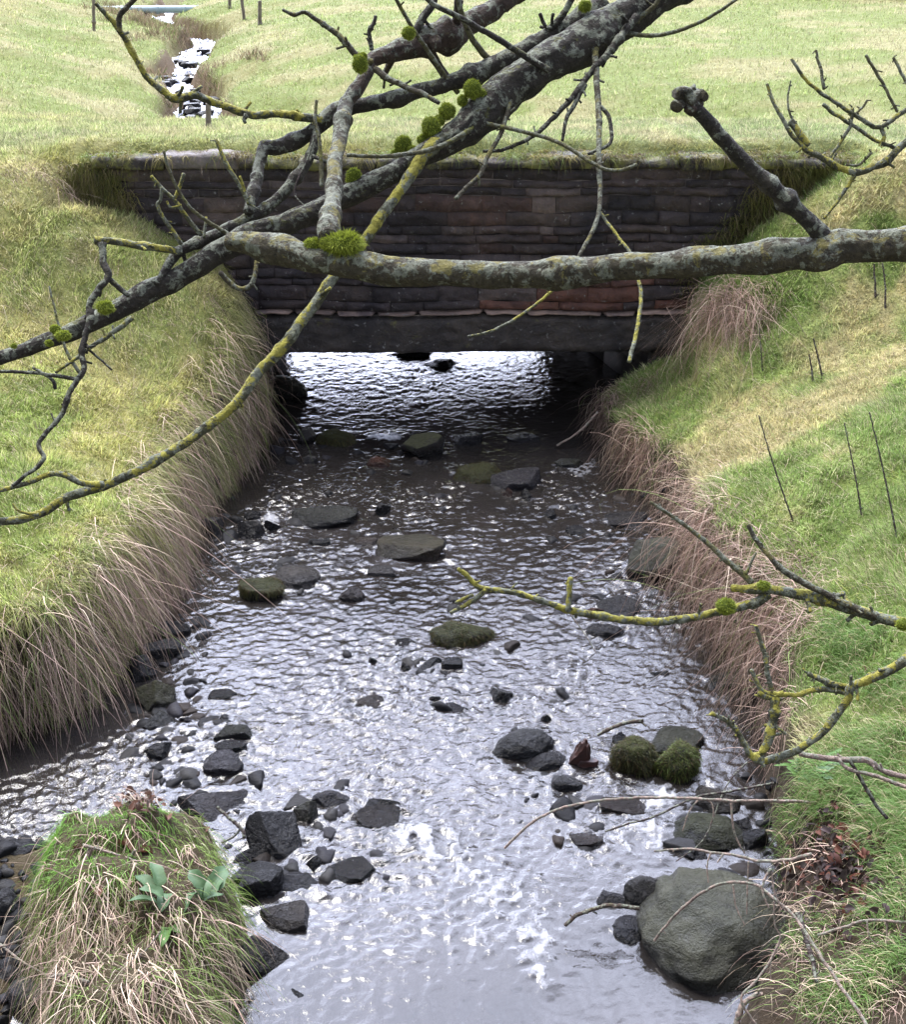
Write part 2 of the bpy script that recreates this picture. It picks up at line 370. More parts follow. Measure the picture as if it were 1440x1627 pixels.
def bark_mat(name, base, lich, amt):
    m, nt = mat(name); v = pos(nt)
    a = noise_n(nt, 30, 6, .7, v, .3); b = noise_n(nt, 110, 5, .75, v); y = noise_n(nt, 22, 5, .7, v, .5); w = noise_n(nt, 46, 4, .7, v)
    gn = N(nt, 'ShaderNodeNewGeometry'); sn = N(nt, 'ShaderNodeSeparateXYZ'); L(nt, gn.outputs['Normal'], sn.inputs[0]); up_ = mul(nt, sn.outputs[2], .07)
    c = mixc(nt, rng_n(nt, a, .35, .65), tuple(x*.40 for x in base), base)
    c = mixc(nt, rng_n(nt, b, .5, .7, 0, .6), c, tuple(min(x*2., .9) for x in base))
    g1 = mul(nt, noise_n(nt, 48, 6, .72, v, .4), up_, 'ADD'); g2 = mul(nt, noise_n(nt, 26, 6, .75, v, .5), up_, 'ADD')
    c = mixc(nt, rng_n(nt, g1, .565-.09*amt, .605-.09*amt, 0, .85), c, mixc(nt, rng_n(nt, b, .35, .65), (.10, .105, .075), (.30, .32, .24)))
    c = mixc(nt, rng_n(nt, g2, .675-.19*amt, .715-.19*amt, 0, .95), c, mixc(nt, rng_n(nt, b, .35, .65), tuple(x*.45 for x in lich), lich))
    c = mixc(nt, rng_n(nt, noise_n(nt, 60, 6, .82, v), .57, .62, 0, .85), c, (.016, .013, .010))
    h = mul(nt, mul(nt, a, 1.), mul(nt, b, .7), 'ADD'); h = mul(nt, h, mul(nt, g1, .9), 'ADD')
    out(nt, princ(nt, c, .85, bump(nt, h, 1., .014), .3)); return m
M_BARK = bark_mat('bark', (.048, .041, .031), (.13, .13, .045), .25)
M_BARKR = bark_mat('bark_brown', (.075, .052, .038), (.14, .12, .06), .2)
M_BARKG = bark_mat('bark_grey', (.080, .068, .042), (.25, .22, .07), .50)
M_BARKY = bark_mat('bark_yellow_lichen', (.10, .10, .055), (.44, .40, .065), .78)
M_TWIG = bark_mat('twig_olive', (.13, .12, .06), (.24, .24, .06), .4)
M_DTWIG = bark_mat('dead_twig', (.35, .26, .21), (.4, .33, .28), .2)
M_STEM = bark_mat('dark_stem', (.07, .05, .045), (.1, .08, .06), .1)
def simple(name, c1, c2, scale=30, rough=.8, trans=0.):
    m, nt = mat(name); v = obj_vec(nt); n = noise_n(nt, scale, 5, .7, v)
    cc = mixc(nt, rng_n(nt, n, .3, .7), c1, c2)
    s = princ(nt, cc, rough, bump(nt, n, .5, .004), .4)
    if trans:
        t = N(nt, 'ShaderNodeBsdfTranslucent'); L(nt, cc, t.inputs[0]); x = N(nt, 'ShaderNodeMixShader'); x.inputs[0].default_value = trans
        L(nt, s, x.inputs[1]); L(nt, t.outputs[0], x.inputs[2]); s = x.outputs[0]
    out(nt, s); return m
M_LEAF = simple('broad_leaf', (.045, .095, .035), (.085, .15, .06), 14, .6, .25)
M_LEAF2 = simple('bright_leaf', (.06, .14, .025), (.10, .19, .04), 14, .6, .25)
M_BROWN = simple('dead_leaf', (.06, .028, .018), (.16, .065, .035), 22, .7, .2)
M_PALELEAF = simple('pale_dead_leaf', (.40, .30, .22), (.55, .43, .33), 22, .7, .2)
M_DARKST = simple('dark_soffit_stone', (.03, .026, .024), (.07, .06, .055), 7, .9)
M_PIPE = simple('pipe_paint', (.30, .42, .44), (.42, .52, .54), 3, .4)
M_POST = simple('old_wood', (.12, .095, .075), (.22, .19, .16), 12, .9)
M_MOSS = m_blade('moss', .25, .9)

# ------------------------------------------------------------------ ground sheet (one sheet, fine near the stream, out to the horizon)
def lines(segs):
    r = [segs[0][0]]
    for a, b, st in segs:
        n = max(1, int(round((b-a)/st))); r += list(a + (b-a)*(np.arange(n)+1)/n)
    return np.array(r)
gx = lines([(-300, -60, 40), (-60, -14, 4), (-14, -7, .35), (-7, -3, .11), (-3, 2.8, .035), (2.8, 6, .12), (6, 14, .4), (14, 60, 4), (60, 300, 40)])
gy = lines([(-60, -6, 6), (-6, 1, .5), (1, 2, .08), (2, 8.3, .035), (8.3, 12, .08), (12, 32, .12), (32, 70, 1.), (70, 400, 30)])
GX, GY = np.meshgrid(gx, gy, indexing='ij')
GZ = H(GX, GY)
def greencol(x, y, z):
    """albedo of the turf at a place: green, straw and mossy-yellow patches; mud and stones in the channel"""
    a = fbm(x*.55, y*.55, 4, 71); b = fbm(x*1.9+3, y*1.9, 4, 72); c = fbm(x*6, y*6, 3, 73)
    left = ss(.4, -.4, x - np.interp(y, [0, 8, 10.3, 18, 24, 40], [0, 0, -1, -3.7, -4.7, -7]))
    wv = 1.1*a + .9*b + .35*c
    green = np.array([.165, .235, .065]); lgreen = np.array([.27, .33, .115]); straw = np.array([.42, .38, .20]); yel = np.array([.35, .36, .09])
    wv = wv - .13*(1-left)*ss(10.5, 9, y)
    k1 = ss(-.35, .15, wv)[..., None]; k2 = ss(.02, .36, wv + .08)[..., None]
    col = green*(1-k1) + lgreen*k1
    st = straw*(1-left[..., None]*.45) + yel*left[..., None]*.45
    col = col*(1-k2) + st*k2
    col = col*(1-.28*left[..., None]) + yel*.28*left[..., None]
    stp = (ss(6.0, 7.2, y)*(1-ss(7.7, 7.9, y))*ss(.3, -.5, x)*(.35+.65*ss(-.2, .3, b)))[..., None]*.6; col = col*(1-stp) + np.array([.40, .36, .19])*stp
    far = ss(10.5, 13, y)[..., None]
    fg = np.array([.29, .35, .115])*(1-ss(-.1, .3, a*1.3+.5*b)[..., None]) + np.array([.43, .42, .21])*ss(-.1, .3, a*1.3+.5*b)[..., None]
    hillside = (ss(2.4, 3.4, -(x - np.interp(y, SY, SX)) + .6*b)*ss(12.5, 14, y))[..., None]*.55
    fg = fg*(1-hillside) + np.array([.50, .42, .23])*hillside
    dkk = 1 - .16*ss(7.7, 8.1, y)[..., None]; dz_ = .45*(ss(7.7, 8.1, y)*(1-ss(10.3, 11.5, y)))[..., None]; col = col*(1-dz_) + np.array([.33, .34, .19])*dz_
    return (col*(1-far)*1.26*dkk + fg*far*.86)*.9*(1 + .38*np.clip(fbm(x*9, y*9, 2, 78)+.3*fbm(x*3, y*3, 2, 79), -.6, .8)*(1-far[..., 0]*.6))[..., None]
gc = greencol(GX, GY, GZ)*.7
sl_ = xl(GY) - GX; sr_ = GX - xr(GY)
mud = np.array([.050, .040, .030]); bedc = np.array([.06, .048, .037])
face = (np.maximum(ss(.20, .02, sl_)*(sl_ > -.2), ss(.16, .02, sr_)*(sr_ > -.2))*(GY < YW))[..., None]
gc = gc*(1-face) + mud*face
inbed = ((GZ < .02) & (GY < 11))[..., None]; gc = np.where(inbed, bedc, gc)
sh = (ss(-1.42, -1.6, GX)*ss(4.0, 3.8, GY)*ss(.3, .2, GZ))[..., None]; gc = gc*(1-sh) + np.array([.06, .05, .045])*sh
er_ = (ss(-.1, .2, fbm(GX*4, GY*4, 3, 717) + .9*ss(3.5, 2.9, GY) - .5*(GX > 1.9))*(GX > xr(GY))*(GY < 3.55))[..., None]; gc = gc*(1-er_) + np.array([.038, .029, .021])*er_
mnd = ((GX > -1.75) & (GX < -.65) & (GY < 3.7) & (GY > 1))[..., None]; gc = np.where(mnd & (GZ > .02)[..., None], np.array([.055, .045, .028]), gc)
dfar = np.abs(GX - np.interp(GY, SY, SX)) - np.interp(GY, SY, SWD)
ff_ = (ss(.18, .05, dfar)*(GY > YD))[..., None]; gc = gc*(1-ff_) + np.array([.12, .09, .06])*ff_
V = np.stack([GX, GY, GZ], -1).reshape(-1, 3)
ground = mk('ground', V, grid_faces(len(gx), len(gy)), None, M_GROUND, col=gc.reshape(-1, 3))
tag(ground, kind='structure')

# ------------------------------------------------------------------ stone placement data: (px, py of the water line, width px, visible height px, form, colour, moss, turn, label)
DK = (.045, .045, .05); BK = (.026, .026, .03); GR = (.11, .105, .10); PG = (.17, .165, .16); BR = (.09, .065, .05); RD = (.20, .085, .05); SLT = (.085, .08, .095)
STONES = [
 (1141, 1570, 292, 212, 'round', (.135, .14, .11), .16, .1, 'huge rounded grey-green boulder lying against the bank with dead twigs over it'),
 (511, 838, 112, 36, 'slab', DK, .1, .0, 'long black flat stone across the shallows upstream of the pale brown slab'),
 (605, 820, 32, 26, 'angular', BK, 0, .4, 'small black stone touching the end of the long black flat stone'),
 (671, 729, 72, 54, 'angular', GR, .5, .3, 'grey angular boulder with a mossy flank beside the little fall under the bridge'),
 (534, 709, 66, 32, 'round', (.06, .055, .04), .8, .1, 'dark mossy hump just before the bridge opening'),
 (487, 706, 30, 28, 'angular', GR, 0, .8, 'small grey stone leaning against the mossy hump below the bridge'),
 (603, 744, 42, 24, 'round', RD, 0, .0, 'reddish brown stone half sunk in the calm water'),
 (492, 740, 36, 22, 'angular', PG, 0, .5, 'small pale wet stone near the overhanging bank by the bridge'),
 (762, 768, 86, 38, 'round', (.09, .07, .05), .75, .2, 'brown stone with a tuft of moss on top, next to a wet dark slab'),
 (822, 778, 88, 34, 'slab', SLT, 0, .5, 'wet dark slab with water sliding over it beside the moss-tufted stone'),
 (838, 797, 26, 22, 'angular', BK, 0, .3, 'small black pointed stone in front of the wet dark slab'),
 (806, 790, 18, 18, 'angular', RD, 0, .3, 'tiny reddish stone next to the black pointed one'),
 (876, 824, 24, 18, 'round', BK, 0, .3, 'lone small black stone in the ripples of the upper shallows'),
 (652, 890, 110, 44, 'slab', (.12, .092, .065), .2, .1, 'broad pale brown slab barely out of the water in midstream'),
 (397, 858, 44, 38, 'angular', PG, 0, .3, 'pale grey angular stone close to the overhanging grass bank'),
 (400, 828, 34, 22, 'round', BK, 0, .5, 'black stone perched behind the pale grey angular stone'),
 (432, 846, 28, 26, 'angular', BK, 0, .9, 'black stone wedged on the water side of the pale grey angular stone'),
 (335, 853, 36, 34, 'angular', GR, 0, .2, 'grey stone tucked under the hanging dead grass'),
 (463, 936, 86, 46, 'round', (.15, .14, .13), 0, .1, 'smooth grey rounded stone, the largest of the upper shallows'),
 (412, 954, 74, 36, 'slab', (.05, .045, .035), .7, .4, 'dark mossy wet stone in the shadow of the smooth grey one'),
 (608, 917, 54, 20, 'slab', PG, 0, .2, 'flat whitish stone glinting in the calm brown water'),
 (557, 957, 46, 32, 'round', (.12, .10, .10), 0, .4, 'small mauve-grey round stone with ripples running off it'),
 (508, 870, 34, 16, 'slab', BK, 0, .4, 'thin black stone between the long black slab and the smooth grey stone'),
 (1042, 925, 92, 78, 'block', (.075, .08, .06), .15, .2, 'big square dark green boulder against the tufted bank'),
 (990, 986, 78, 44, 'round', (.075, .075, .08), 0, .2, 'dark domed stone just upstream of the lichened twig'),
 (943, 982, 34, 26, 'angular', RD, 0, .7, 'rust-edged stone at the side of the dark domed stone'),
 (963, 1014, 74, 30, 'round', DK, 0, .3, 'low dark stone under the lichened twig in front of the domed stone'),
 (732, 1029, 110, 48, 'round', (.05, .05, .03), .85, .0, 'shaggy dark mossy stone alone in midstream'),
 (646, 1027, 36, 13, 'slab', DK, 0, .1, 'thin dark stone beside the shaggy mossy stone'),
 (643, 1068, 26, 22, 'angular', BK, 0, .2, 'small black squarish stone, first of the midstream trio'),
 (686, 1064, 40, 24, 'angular', BK, 0, .5, 'black low stone in the middle of the midstream trio'),
 (717, 1064, 38, 22, 'slab', DK, 0, .8, 'flat dark stone ending the midstream trio'),
 (590, 1056, 20, 16, 'angular', DK, 0, .2, 'tiny dark stone upstream of the jagged brown one'),
 (586, 1127, 54, 28, 'angular', (.11, .075, .055), 0, .5, 'jagged brown wet stone breaking the ripples'),
 (690, 1116, 28, 18, 'round', DK, 0, .3, 'small round grey stone washed over by ripples'),
 (724, 1133, 44, 16, 'slab', SLT, 0, .6, 'thin slate-coloured stone lying under the fast water'),
 (795, 1119, 48, 32, 'angular', BK, 0, .9, 'black wedge-shaped stone in midstream'),
 (869, 1148, 24, 18, 'angular', BK, 0, .2, 'small black stone behind the long dark oval one'),
 (1047, 1078, 40, 20, 'angular', BK, 0, .4, 'small sharp black stone between lichened twig and bank'),
 (1170, 1096, 78, 30, 'slab', DK, .2, .3, 'flat dark stone partly under the bank tussocks'),
 (374, 1178, 72, 32, 'slab', (.04, .042, .042), .15, .0, 'dark smooth oval stone, uppermost of a row of three'),
 (364, 1199, 52, 24, 'slab', DK, 0, .3, 'dark flat stone, middle of a row of three'),
 (352, 1231, 66, 38, 'slab', SLT, 0, .2, 'grey slate stone, lowest of a row of three'),
 (246, 1206, 48, 36, 'angular', DK, 0, .5, 'dark stone among gravel above the grassy clump'),
 (248, 1160, 78, 30, 'angular', DK, .1, .2, 'dark flat cluster stone by the brown pool edge'),
 (300, 1150, 40, 20, 'angular', SLT, 0, .8, 'wet slate-coloured stone at the outer edge of the gravel'),
 (243, 1128, 74, 58, 'angular', (.08, .065, .04), .4, 2.2, 'long mossy brown stone pointing out from the bank'),
 (255, 1046, 62, 32, 'slab', GR, 0, .4, 'flat grey stone at the foot of the hanging grass'),
 (262, 1012, 80, 30, 'slab', BK, 0, .1, 'long black stone edging the bank under hanging straw'),
 (222, 1082, 50, 46, 'angular', BK, 0, .4, 'black stone in shade beneath the grass bank'),
 (833, 1207, 104, 58, 'oval', (.07, .075, .08), 0, .35, 'long dark oval cobble lying at a slant'),
 (866, 1224, 82, 34, 'oval', (.05, .05, .058), 0, .0, 'dark cobble pressed against the long oval one'),
 (900, 1256, 54, 34, 'block', (.085, .09, .095), 0, .3, 'grey block below the rusty wood stump'),
 (1010, 1232, 74, 70, 'round', (.06, .055, .035), .95, .1, 'bushy mossy stone beside its greener mossy neighbour'),
 (1080, 1242, 72, 72, 'round', (.055, .06, .03), 1., .5, 'greenest mossy stone, its moss hanging like hair'),
 (1080, 1205, 100, 52, 'block', (.06, .058, .055), .25, .1, 'dark square-topped stone behind the two mossy ones'),
 (988, 1186, 30, 24, 'angular', BK, 0, .5, 'small black stone above the bushy mossy stone'),
 (1144, 1291, 88, 56, 'angular', (.07, .05, .04), .1, .4, 'dark brown peaked stone upstream of the moss-topped one'),
 (1130, 1350, 132, 66, 'round', (.035, .036, .034), .42, .2, 'broad black stone with a thin green moss cap'),
 (993, 1297, 76, 32, 'slab', (.075, .055, .045), 0, .3, 'dark brown low stone next to the white splash'),
 (934, 1348, 56, 30, 'angular', (.10, .075, .065), 0, .4, 'brown triangular stone under the long bleached twig'),
 (1028, 1439, 76, 54, 'oval', (.05, .048, .046), 0, .5, 'dark egg-shaped stone leaning on the huge boulder'),
 (970, 1444, 52, 36, 'block', (.075, .075, .09), 0, .2, 'wet grey stone beside the dark egg-shaped one'),
 (1000, 1497, 74, 48, 'round', (.055, .055, .065), 0, .1, 'dark low stone at the shoulder of the huge boulder'),
 (1105, 1366, 60, 30, 'angular', BK, 0, .1, 'black stone wedged between the moss-capped stone and the huge boulder'),
 (1180, 1330, 70, 40, 'angular', DK, 0, .3, 'dark stone close to the bank behind the moss-capped one'),
 (330, 1310, 116, 60, 'wedge', (.095, .085, .09), 0, .2, 'broad purplish grey slab with a sloping face beside the grassy clump'),
 (434, 1367, 102, 84, 'wedge', (.038, .040, .048), 0, 2.5, 'black angular block tilted on top of the heap by the clump'),
 (393, 1386, 80, 50, 'angular', BK, 0, .5, 'black stone at the near side of the tilted angular block'),
 (414, 1427, 74, 58, 'block', (.035, .037, .042), 0, .15, 'black boxy stone with a shiny flat top, lowest of the heap'),
 (499, 1384, 34, 30, 'angular', BK, 0, .7, 'small black lump between the boxy stone and the long shard'),
 (556, 1400, 92, 34, 'slab', (.045, .042, .04), 0, .1, 'long black shard sticking out of smooth water'),
 (468, 1416, 94, 26, 'slab', DK, 0, .15, 'flat dark slab awash behind the black shard'),
 (603, 1290, 74, 34, 'angular', BK, 0, .2, 'black upper stone of the stacked pair upstream of the white splash'),
 (605, 1316, 84, 34, 'slab', (.06, .05, .045), 0, .0, 'dark lower stone of the stacked pair upstream of the white splash'),
 (523, 1286, 68, 34, 'oval', SLT, 0, .1, 'slate grey stone washed over beside the stacked pair'),
 (486, 1308, 44, 40, 'angular', (.06, .055, .045), .2, .4, 'brownish black stone between the slabs and the stacked pair'),
 (452, 1478, 90, 44, 'slab', (.12, .105, .09), 0, .2, 'pale drowned slab below the black shard'),
 (418, 1552, 86, 68, 'wedge', (.055, .045, .04), 0, 2.4, 'dark brown tilted stone at the foot of the grassy clump'),
 (468, 1586, 34, 14, 'slab', BK, 0, .0, 'tiny black flake in the smooth water below the clump'),
 (12, 1573, 62, 60, 'round', (.10, .10, .105), 0, .3, 'smooth dark grey stone on the shore behind the clump'),
 (8, 1478, 56, 60, 'round', (.05, .05, .055), 0, .3, 'dark shore stone above the smooth grey one'),
 (40, 1610, 70, 50, 'slab', (.13, .125, .13), 0, .3, 'pale grey slab at the water edge below the clump'),
 (28, 1375, 50, 30, 'slab', DK, 0, .6, 'dark flat shore stone behind the clump, highest of three'),
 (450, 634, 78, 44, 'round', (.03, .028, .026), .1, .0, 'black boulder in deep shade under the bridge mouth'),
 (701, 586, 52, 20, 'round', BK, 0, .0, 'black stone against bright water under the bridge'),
 (834, 703, 56, 16, 'slab', DK, 0, .2, 'thin flat stone in calm water before the dark half of the opening'),
 (745, 708, 48, 22, 'slab', DK, 0, .5, 'dark flat stone beside the grey angular boulder'),
 (1000, 838, 74, 26, 'slab', (.07, .065, .065), 0, .2, 'dark slab under ripples near the tussock bank'),
 (968, 856, 20, 16, 'round', (.4, .38, .36), 0, .2, 'tiny whitish pebble in the ripples near the square boulder'),
 (918, 850, 40, 16, 'slab', DK, 0, .2, 'low dark stone awash upstream of the square boulder'),
 (690, 872, 40, 18, 'slab', DK, 0, .2, 'dark sliver of stone at the tail of the pale brown slab'),
 (585, 868, 44, 16, 'slab', (.16, .12, .09), 0, .2, 'pale flat stone at the head of the pale brown slab'),
 (352, 1112, 50, 18, 'slab', DK, 0, .2, 'low dark wave-washed stone out from the mossy brown one'),
 (905, 745, 46, 18, 'slab', DK, .2, .2, 'low wet stone in the ripples off the tussock bank'),
 (1205, 1350, 46, 40, 'angular', BK, 0, .4, 'black stone in the nook between bank and huge boulder'),
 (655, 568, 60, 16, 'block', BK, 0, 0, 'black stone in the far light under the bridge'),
]
placed = []
for s in STONES:
    px, py, w, h = s[:4]; c = P(px, py, 0); zc = proj(c[0], c[1], 0)[2]; rx = w/FP*zc/2
    th = math.atan2(CH, c[1])
    dep = {'round': .85, 'slab': .6, 'angular': .8, 'block': .8, 'oval': .62, 'wedge': .75}[s[4]]
    vis = h/FP*zc; ry = rx*dep
    hz = (vis - 1.55*ry*math.sin(th))/math.cos(th)
    hz = max(hz, .22*rx if s[4] == 'slab' else .42*rx)
    ry = min(ry, max(.3*rx, (vis - hz*math.cos(th))/(1.5*math.sin(th)) if vis > hz*math.cos(th) else .3*rx))
    placed.append((c[0], c[1]+ry*.85, rx, ry, hz))
PLA = np.array(placed)

# ------------------------------------------------------------------ water
def turb(x, y):
    px, py, _ = proj(x, y, 0*x)
    t = np.interp(py, [540, 640, 670, 700, 760, 800, 900, 980, 1050, 1300, 1420, 1520, 1627], [.55, .62, .45, .32, .6, .95, .95, 1.15, 1.15, .95, .55, .22, .13])
    wl = (x - xl(y)); wr = (xr(y) - x)
    calm = ss(.03, .40+.22*ss(6.0, 5.0, y), wl - .25*ss(5.2, 4.4, y) + .12*fbm(x*2, y*2, 2, 88))
    t = t*(.16 + .84*calm)*(.35 + .65*ss(.0, .25, wr))
    pool = np.exp(-(((px-640)/110)**2 + ((py-935)/45)**2)); t = t*(1-.75*pool)
    pool = np.exp(-(((px-880)/120)**2 + ((py-665)/28)**2)); t = t*(1-.8*pool)
    pool = np.exp(-(((px-400)/70)**2 + ((py-960)/50)**2)); t = t*(1-.6*pool)
    rip = ss(.2, .9, .5 + .9*fbm(x*1.4, y*1.1, 3, 90)); t = t*(.55+.75*rip)
    return t
def foam_f(x, y):
    px, py, _ = proj(x, y, 0*x)
    f = 0*x
    for a, b, ra, rb, k in ((662, 1332, 40, 26, .95), (700, 1345, 60, 40, .6), (1042, 1290, 24, 46, .85), (1020, 1330, 60, 40, .62), (800, 1425, 90, 50, .62), (745, 1385, 60, 50, .62), (850, 1490, 70, 80, .55), (780, 1470, 120, 60, .5), (1060, 1265, 18, 20, .9),
                         (610, 695, 34, 9, .9), (968, 850, 10, 7, .9), (700, 1330, 40, 30, .6), (1000, 1340, 60, 25, .6), (430, 830, 22, 30, .62), (300, 1170, 60, 40, .55), (865, 1545, 30, 40, .6), (920, 745, 60, 30, .5), (560, 880, 60, 20, .5)):
        f = np.maximum(f, k*np.exp(-(((px-a)/ra)**2 + ((py-b)/rb)**2)))
    return f
def wave(x, y):
    T = turb(x, y)
    wx = x + .05*fbm(x*5, y*4, 2, 101); wy = y + .05*fbm(x*5+9, y*4, 2, 102)
    a = fbm(wx*9, wy*13, 2, 103); b = 1-np.abs(fbm(wx*15, wy*24, 2, 104))*3; c = gnoise(wx*38, wy*62, 105); e = gnoise(wx*70, wy*95, 106)
    z = T*(.0090*a + .0054*b + .0036*c + .0020*e)
    r1 = np.clip(1-np.abs(fbm(wx*12, wy*20, 2, 111))*2.6, 0, 1)**3; r2 = np.clip(1-np.abs(fbm(wx*24+4, wy*40, 2, 112))*2.4, 0, 1)**3
    z += np.sqrt(np.clip(T, 0, 2))*(.0062*r1 + .0034*r2)
    z += .003*fbm(x*3, y*3, 2, 107)
    F = foam_f(x, y); rd = np.clip(1-np.abs(fbm(wx*10, wy*8, 3, 113))*3.2, 0, 1); F = F*(.30+.95*rd); z += F*(.012 + .020*np.maximum(fbm(x*26, y*26, 3, 108), 0))
    for (sx, sy, rx, ry, hz) in placed:       # water piles up ahead of a stone and trails behind it
        if rx < .05: continue
        dx = x-sx; dy = y-sy
        m = (np.abs(dx) < rx*4) & (np.abs(dy) < rx*6)
        if not m.any(): continue
        X = dx[m]/rx; Y = dy[m]/rx; r = np.hypot(X, Y/ (ry/rx))
        am = min(rx, .12)*.11*np.minimum(1, T[m]+.15)
        v = np.exp(-((r-1.15)/.25)**2)*.5*ss(-.5, 1, Y)
        arm = np.exp(-((np.abs(X) - .9 - .32*np.maximum(-Y, 0))/.28)**2)*np.exp(-np.maximum(-Y, 0)/2.2)*(Y < .3)*.6
        z[m] += am*(v + arm*np.cos(Y*5+X*2))
    return z, F, T
wx_ = lines([(-2.9, -1.9, .03), (-1.9, 1.65, .0115), (1.65, 1.75, .03)]); wy_ = lines([(1.2, 2.0, .04), (2.0, 7.9, .0115), (7.9, 10.6, .02), (10.6, 11.4, .1)])
WX, WY = np.meshgrid(wx_, wy_, indexing='ij'); WZ, WF, WT = wave(WX, WY)
water = mk('stream_water', np.stack([WX, WY, WZ], -1).reshape(-1, 3), grid_faces(len(wx_), len(wy_)), None, M_WATER, attrs={'foam': WF.ravel(), 'chop': WT.ravel()})
tag(water, kind='structure')
# upper stream climbing in little steps beyond the bridge
uy = np.arange(11.3, 32, .03); uu = np.linspace(-1, 1, 44)
UY, UU = np.meshgrid(uy, uu, indexing='ij')
UX = np.interp(UY, SY, SX) + .12*np.sin(UY*2.1)*(UY > 12) + UU*(np.interp(UY, SY, SWD)+.12)
st = np.interp(UY, SY, SZ); stepf = .06*(np.mod(UY*1.15 + .5*fbm(UX*2, UY*0, 2, 5), 1))
UZ = st - .03 + .08*fbm(UX*4, UY*4, 3, 121) + .055*fbm(UX*9, UY*7, 3, 123) - stepf + .02
UF = -.25 + .75*fbm(UX*3, UY*2.2, 3, 122) + .5*ss(.75, 1, np.mod(UY*1.15, 1)) + .25*ss(12, 17, UY)
w2 = mk('upper_stream_water', np.stack([UX, UY, UZ], -1).reshape(-1, 3), grid_faces(len(uy), 44), None, M_WATER2, attrs={'foam': UF.ravel(), 'chop': UF.ravel()*0+1})
tag(w2, kind='structure')

# ------------------------------------------------------------------ bridge
def box(x0, x1, y0, y1, z0, z1, jit=0.0):
    v = np.array([[x, y, z] for x in (x0, x1) for y in (y0, y1) for z in (z0, z1)], float)
    v += rng.normal(0, 1, v.shape)*jit
    q = np.array([[0, 1, 3, 2], [4, 6, 7, 5], [0, 4, 5, 1], [2, 3, 7, 6], [0, 2, 6, 4], [1, 5, 7, 3]])
    return v, q
bridge = empty('stone_bridge', (0, YW, 0), 'low dark stone bridge with a turf-covered top, spanning the stream', 'bridge')
def stone_face(x0, x1, z0, z1, y, depth, color, moss=0., seed=0, pil=.004):
    """front of one wall stone with rounded arrises; its rim runs back into the wall"""
    nu = max(5, int((x1-x0)/.022)); nv = max(5, int((z1-z0)/.02))
    u = np.linspace(0, 1, nu); v = np.linspace(0, 1, nv); U, Vv = np.meshgrid(u, v, indexing='ij')
    X = x0 + (x1-x0)*U; Z = z0 + (z1-z0)*Vv
    ex = np.minimum(U, 1-U)*(x1-x0); ez = np.minimum(Vv, 1-Vv)*(z1-z0); e = np.minimum(ex, ez)
    Y = y - depth - pil*ss(0, .014, e) + .028*fbm(X*10+seed, Z*22, 4, seed) 
    X = X + .006*fbm(X*8, Z*20+seed, 2, seed+1); Z = Z + .012*fbm(X*7+seed, Z*8, 2, seed+2) + .030*fbm(X*1.1, Z*1.5, 3, 777)
    rim = (U == 0) | (U == 1) | (Vv == 0) | (Vv == 1); Y = np.where(rim, y + (.013 if pil < .01 else .05), Y)
    vtx = np.stack([X, Y, Z], -1).reshape(-1, 3)
    return vtx, grid_faces(nu, nv)[:, ::-1], np.tile(color, (len(vtx), 1)), np.full(len(vtx), moss)
def courses(x0f, x1f, z0, z1, y, hmin, hmax, lmin, lmax, colf, name, parent, mossf=lambda x, z: 0, sd=0, openx=None):
    V, Q, C_, M_ = [], [], [], []; b = 0; z = z0; k = sd
    while z < z1 - .02:
        h = min(random.uniform(hmin, hmax), z1 - z); 
        if z1 - z - h < hmin*.6: h = z1 - z
        x = x0f(z) - random.uniform(0, lmin)
        while x < x1f(z):
            l = random.uniform(lmin, lmax)*(1.3 if random.random() < .15 else 1); k += 1
            xa, xb = max(x, x0f(z)), min(x+l, x1f(z))
            if xb - xa > .05:
                g = .0015
                v, q, c, mo = stone_face(xa+g, xb-g, z+g, z+h-g, y, random.uniform(-.006, .008), colf((xa+xb)/2, z, k), mossf((xa+xb)/2, z), k)
                V.append(v); Q.append(q+b); C_.append(c); M_.append(mo); b += len(v)
            x += l
        z += h
    return mk(name, np.concatenate(V), np.concatenate(Q), None, M_MASON, parent, col=np.concatenate(C_), attrs={'moss': np.concatenate(M_)})
def wcol(x, z, k):
    r = random.random(); f = random.uniform(.62, 1.3)
    low = z < .98
    red = float(fbm(np.array(x*1.1+2), np.array(z*1.6), 2, 919))
    c = np.array(random.choice([(.060, .050, .048), (.052, .046, .047), (.066, .056, .050), (.048, .043, .044)]))
    if low and .1 < x < 1.6 and r < .6: c = np.array((.105, .055, .040))
    elif red > .16 and r < .3: c = np.array((.072, .050, .042))
    elif r > .93: c = np.array((.10, .088, .082))
    elif low: c = c*1.2
    return c*f*.74
TOPZ = 1.80
mossw = lambda x, z: ss(1.9, 2.5, x)*.8 + ss(-1.9, -2.3, x)*.5 + ss(1.7, 1.85, z)*.25
courses(lambda z: -2.30 + .05*(1.8-z), lambda z: 2.62, .80, 1.745, YW, .04, .105, .08, .46, wcol, 'masonry', bridge, mossw, 11)
courses(lambda z: -2.36, lambda z: -1.36, .0, .80, YW, .08, .14, .15, .4, wcol, 'abutment_masonry', bridge, mossw, 700)
courses(lambda z: 1.60, lambda z: 2.62, .0, .80, YW, .08, .14, .15, .4, wcol, 'abutment_masonry', bridge, mossw, 900)
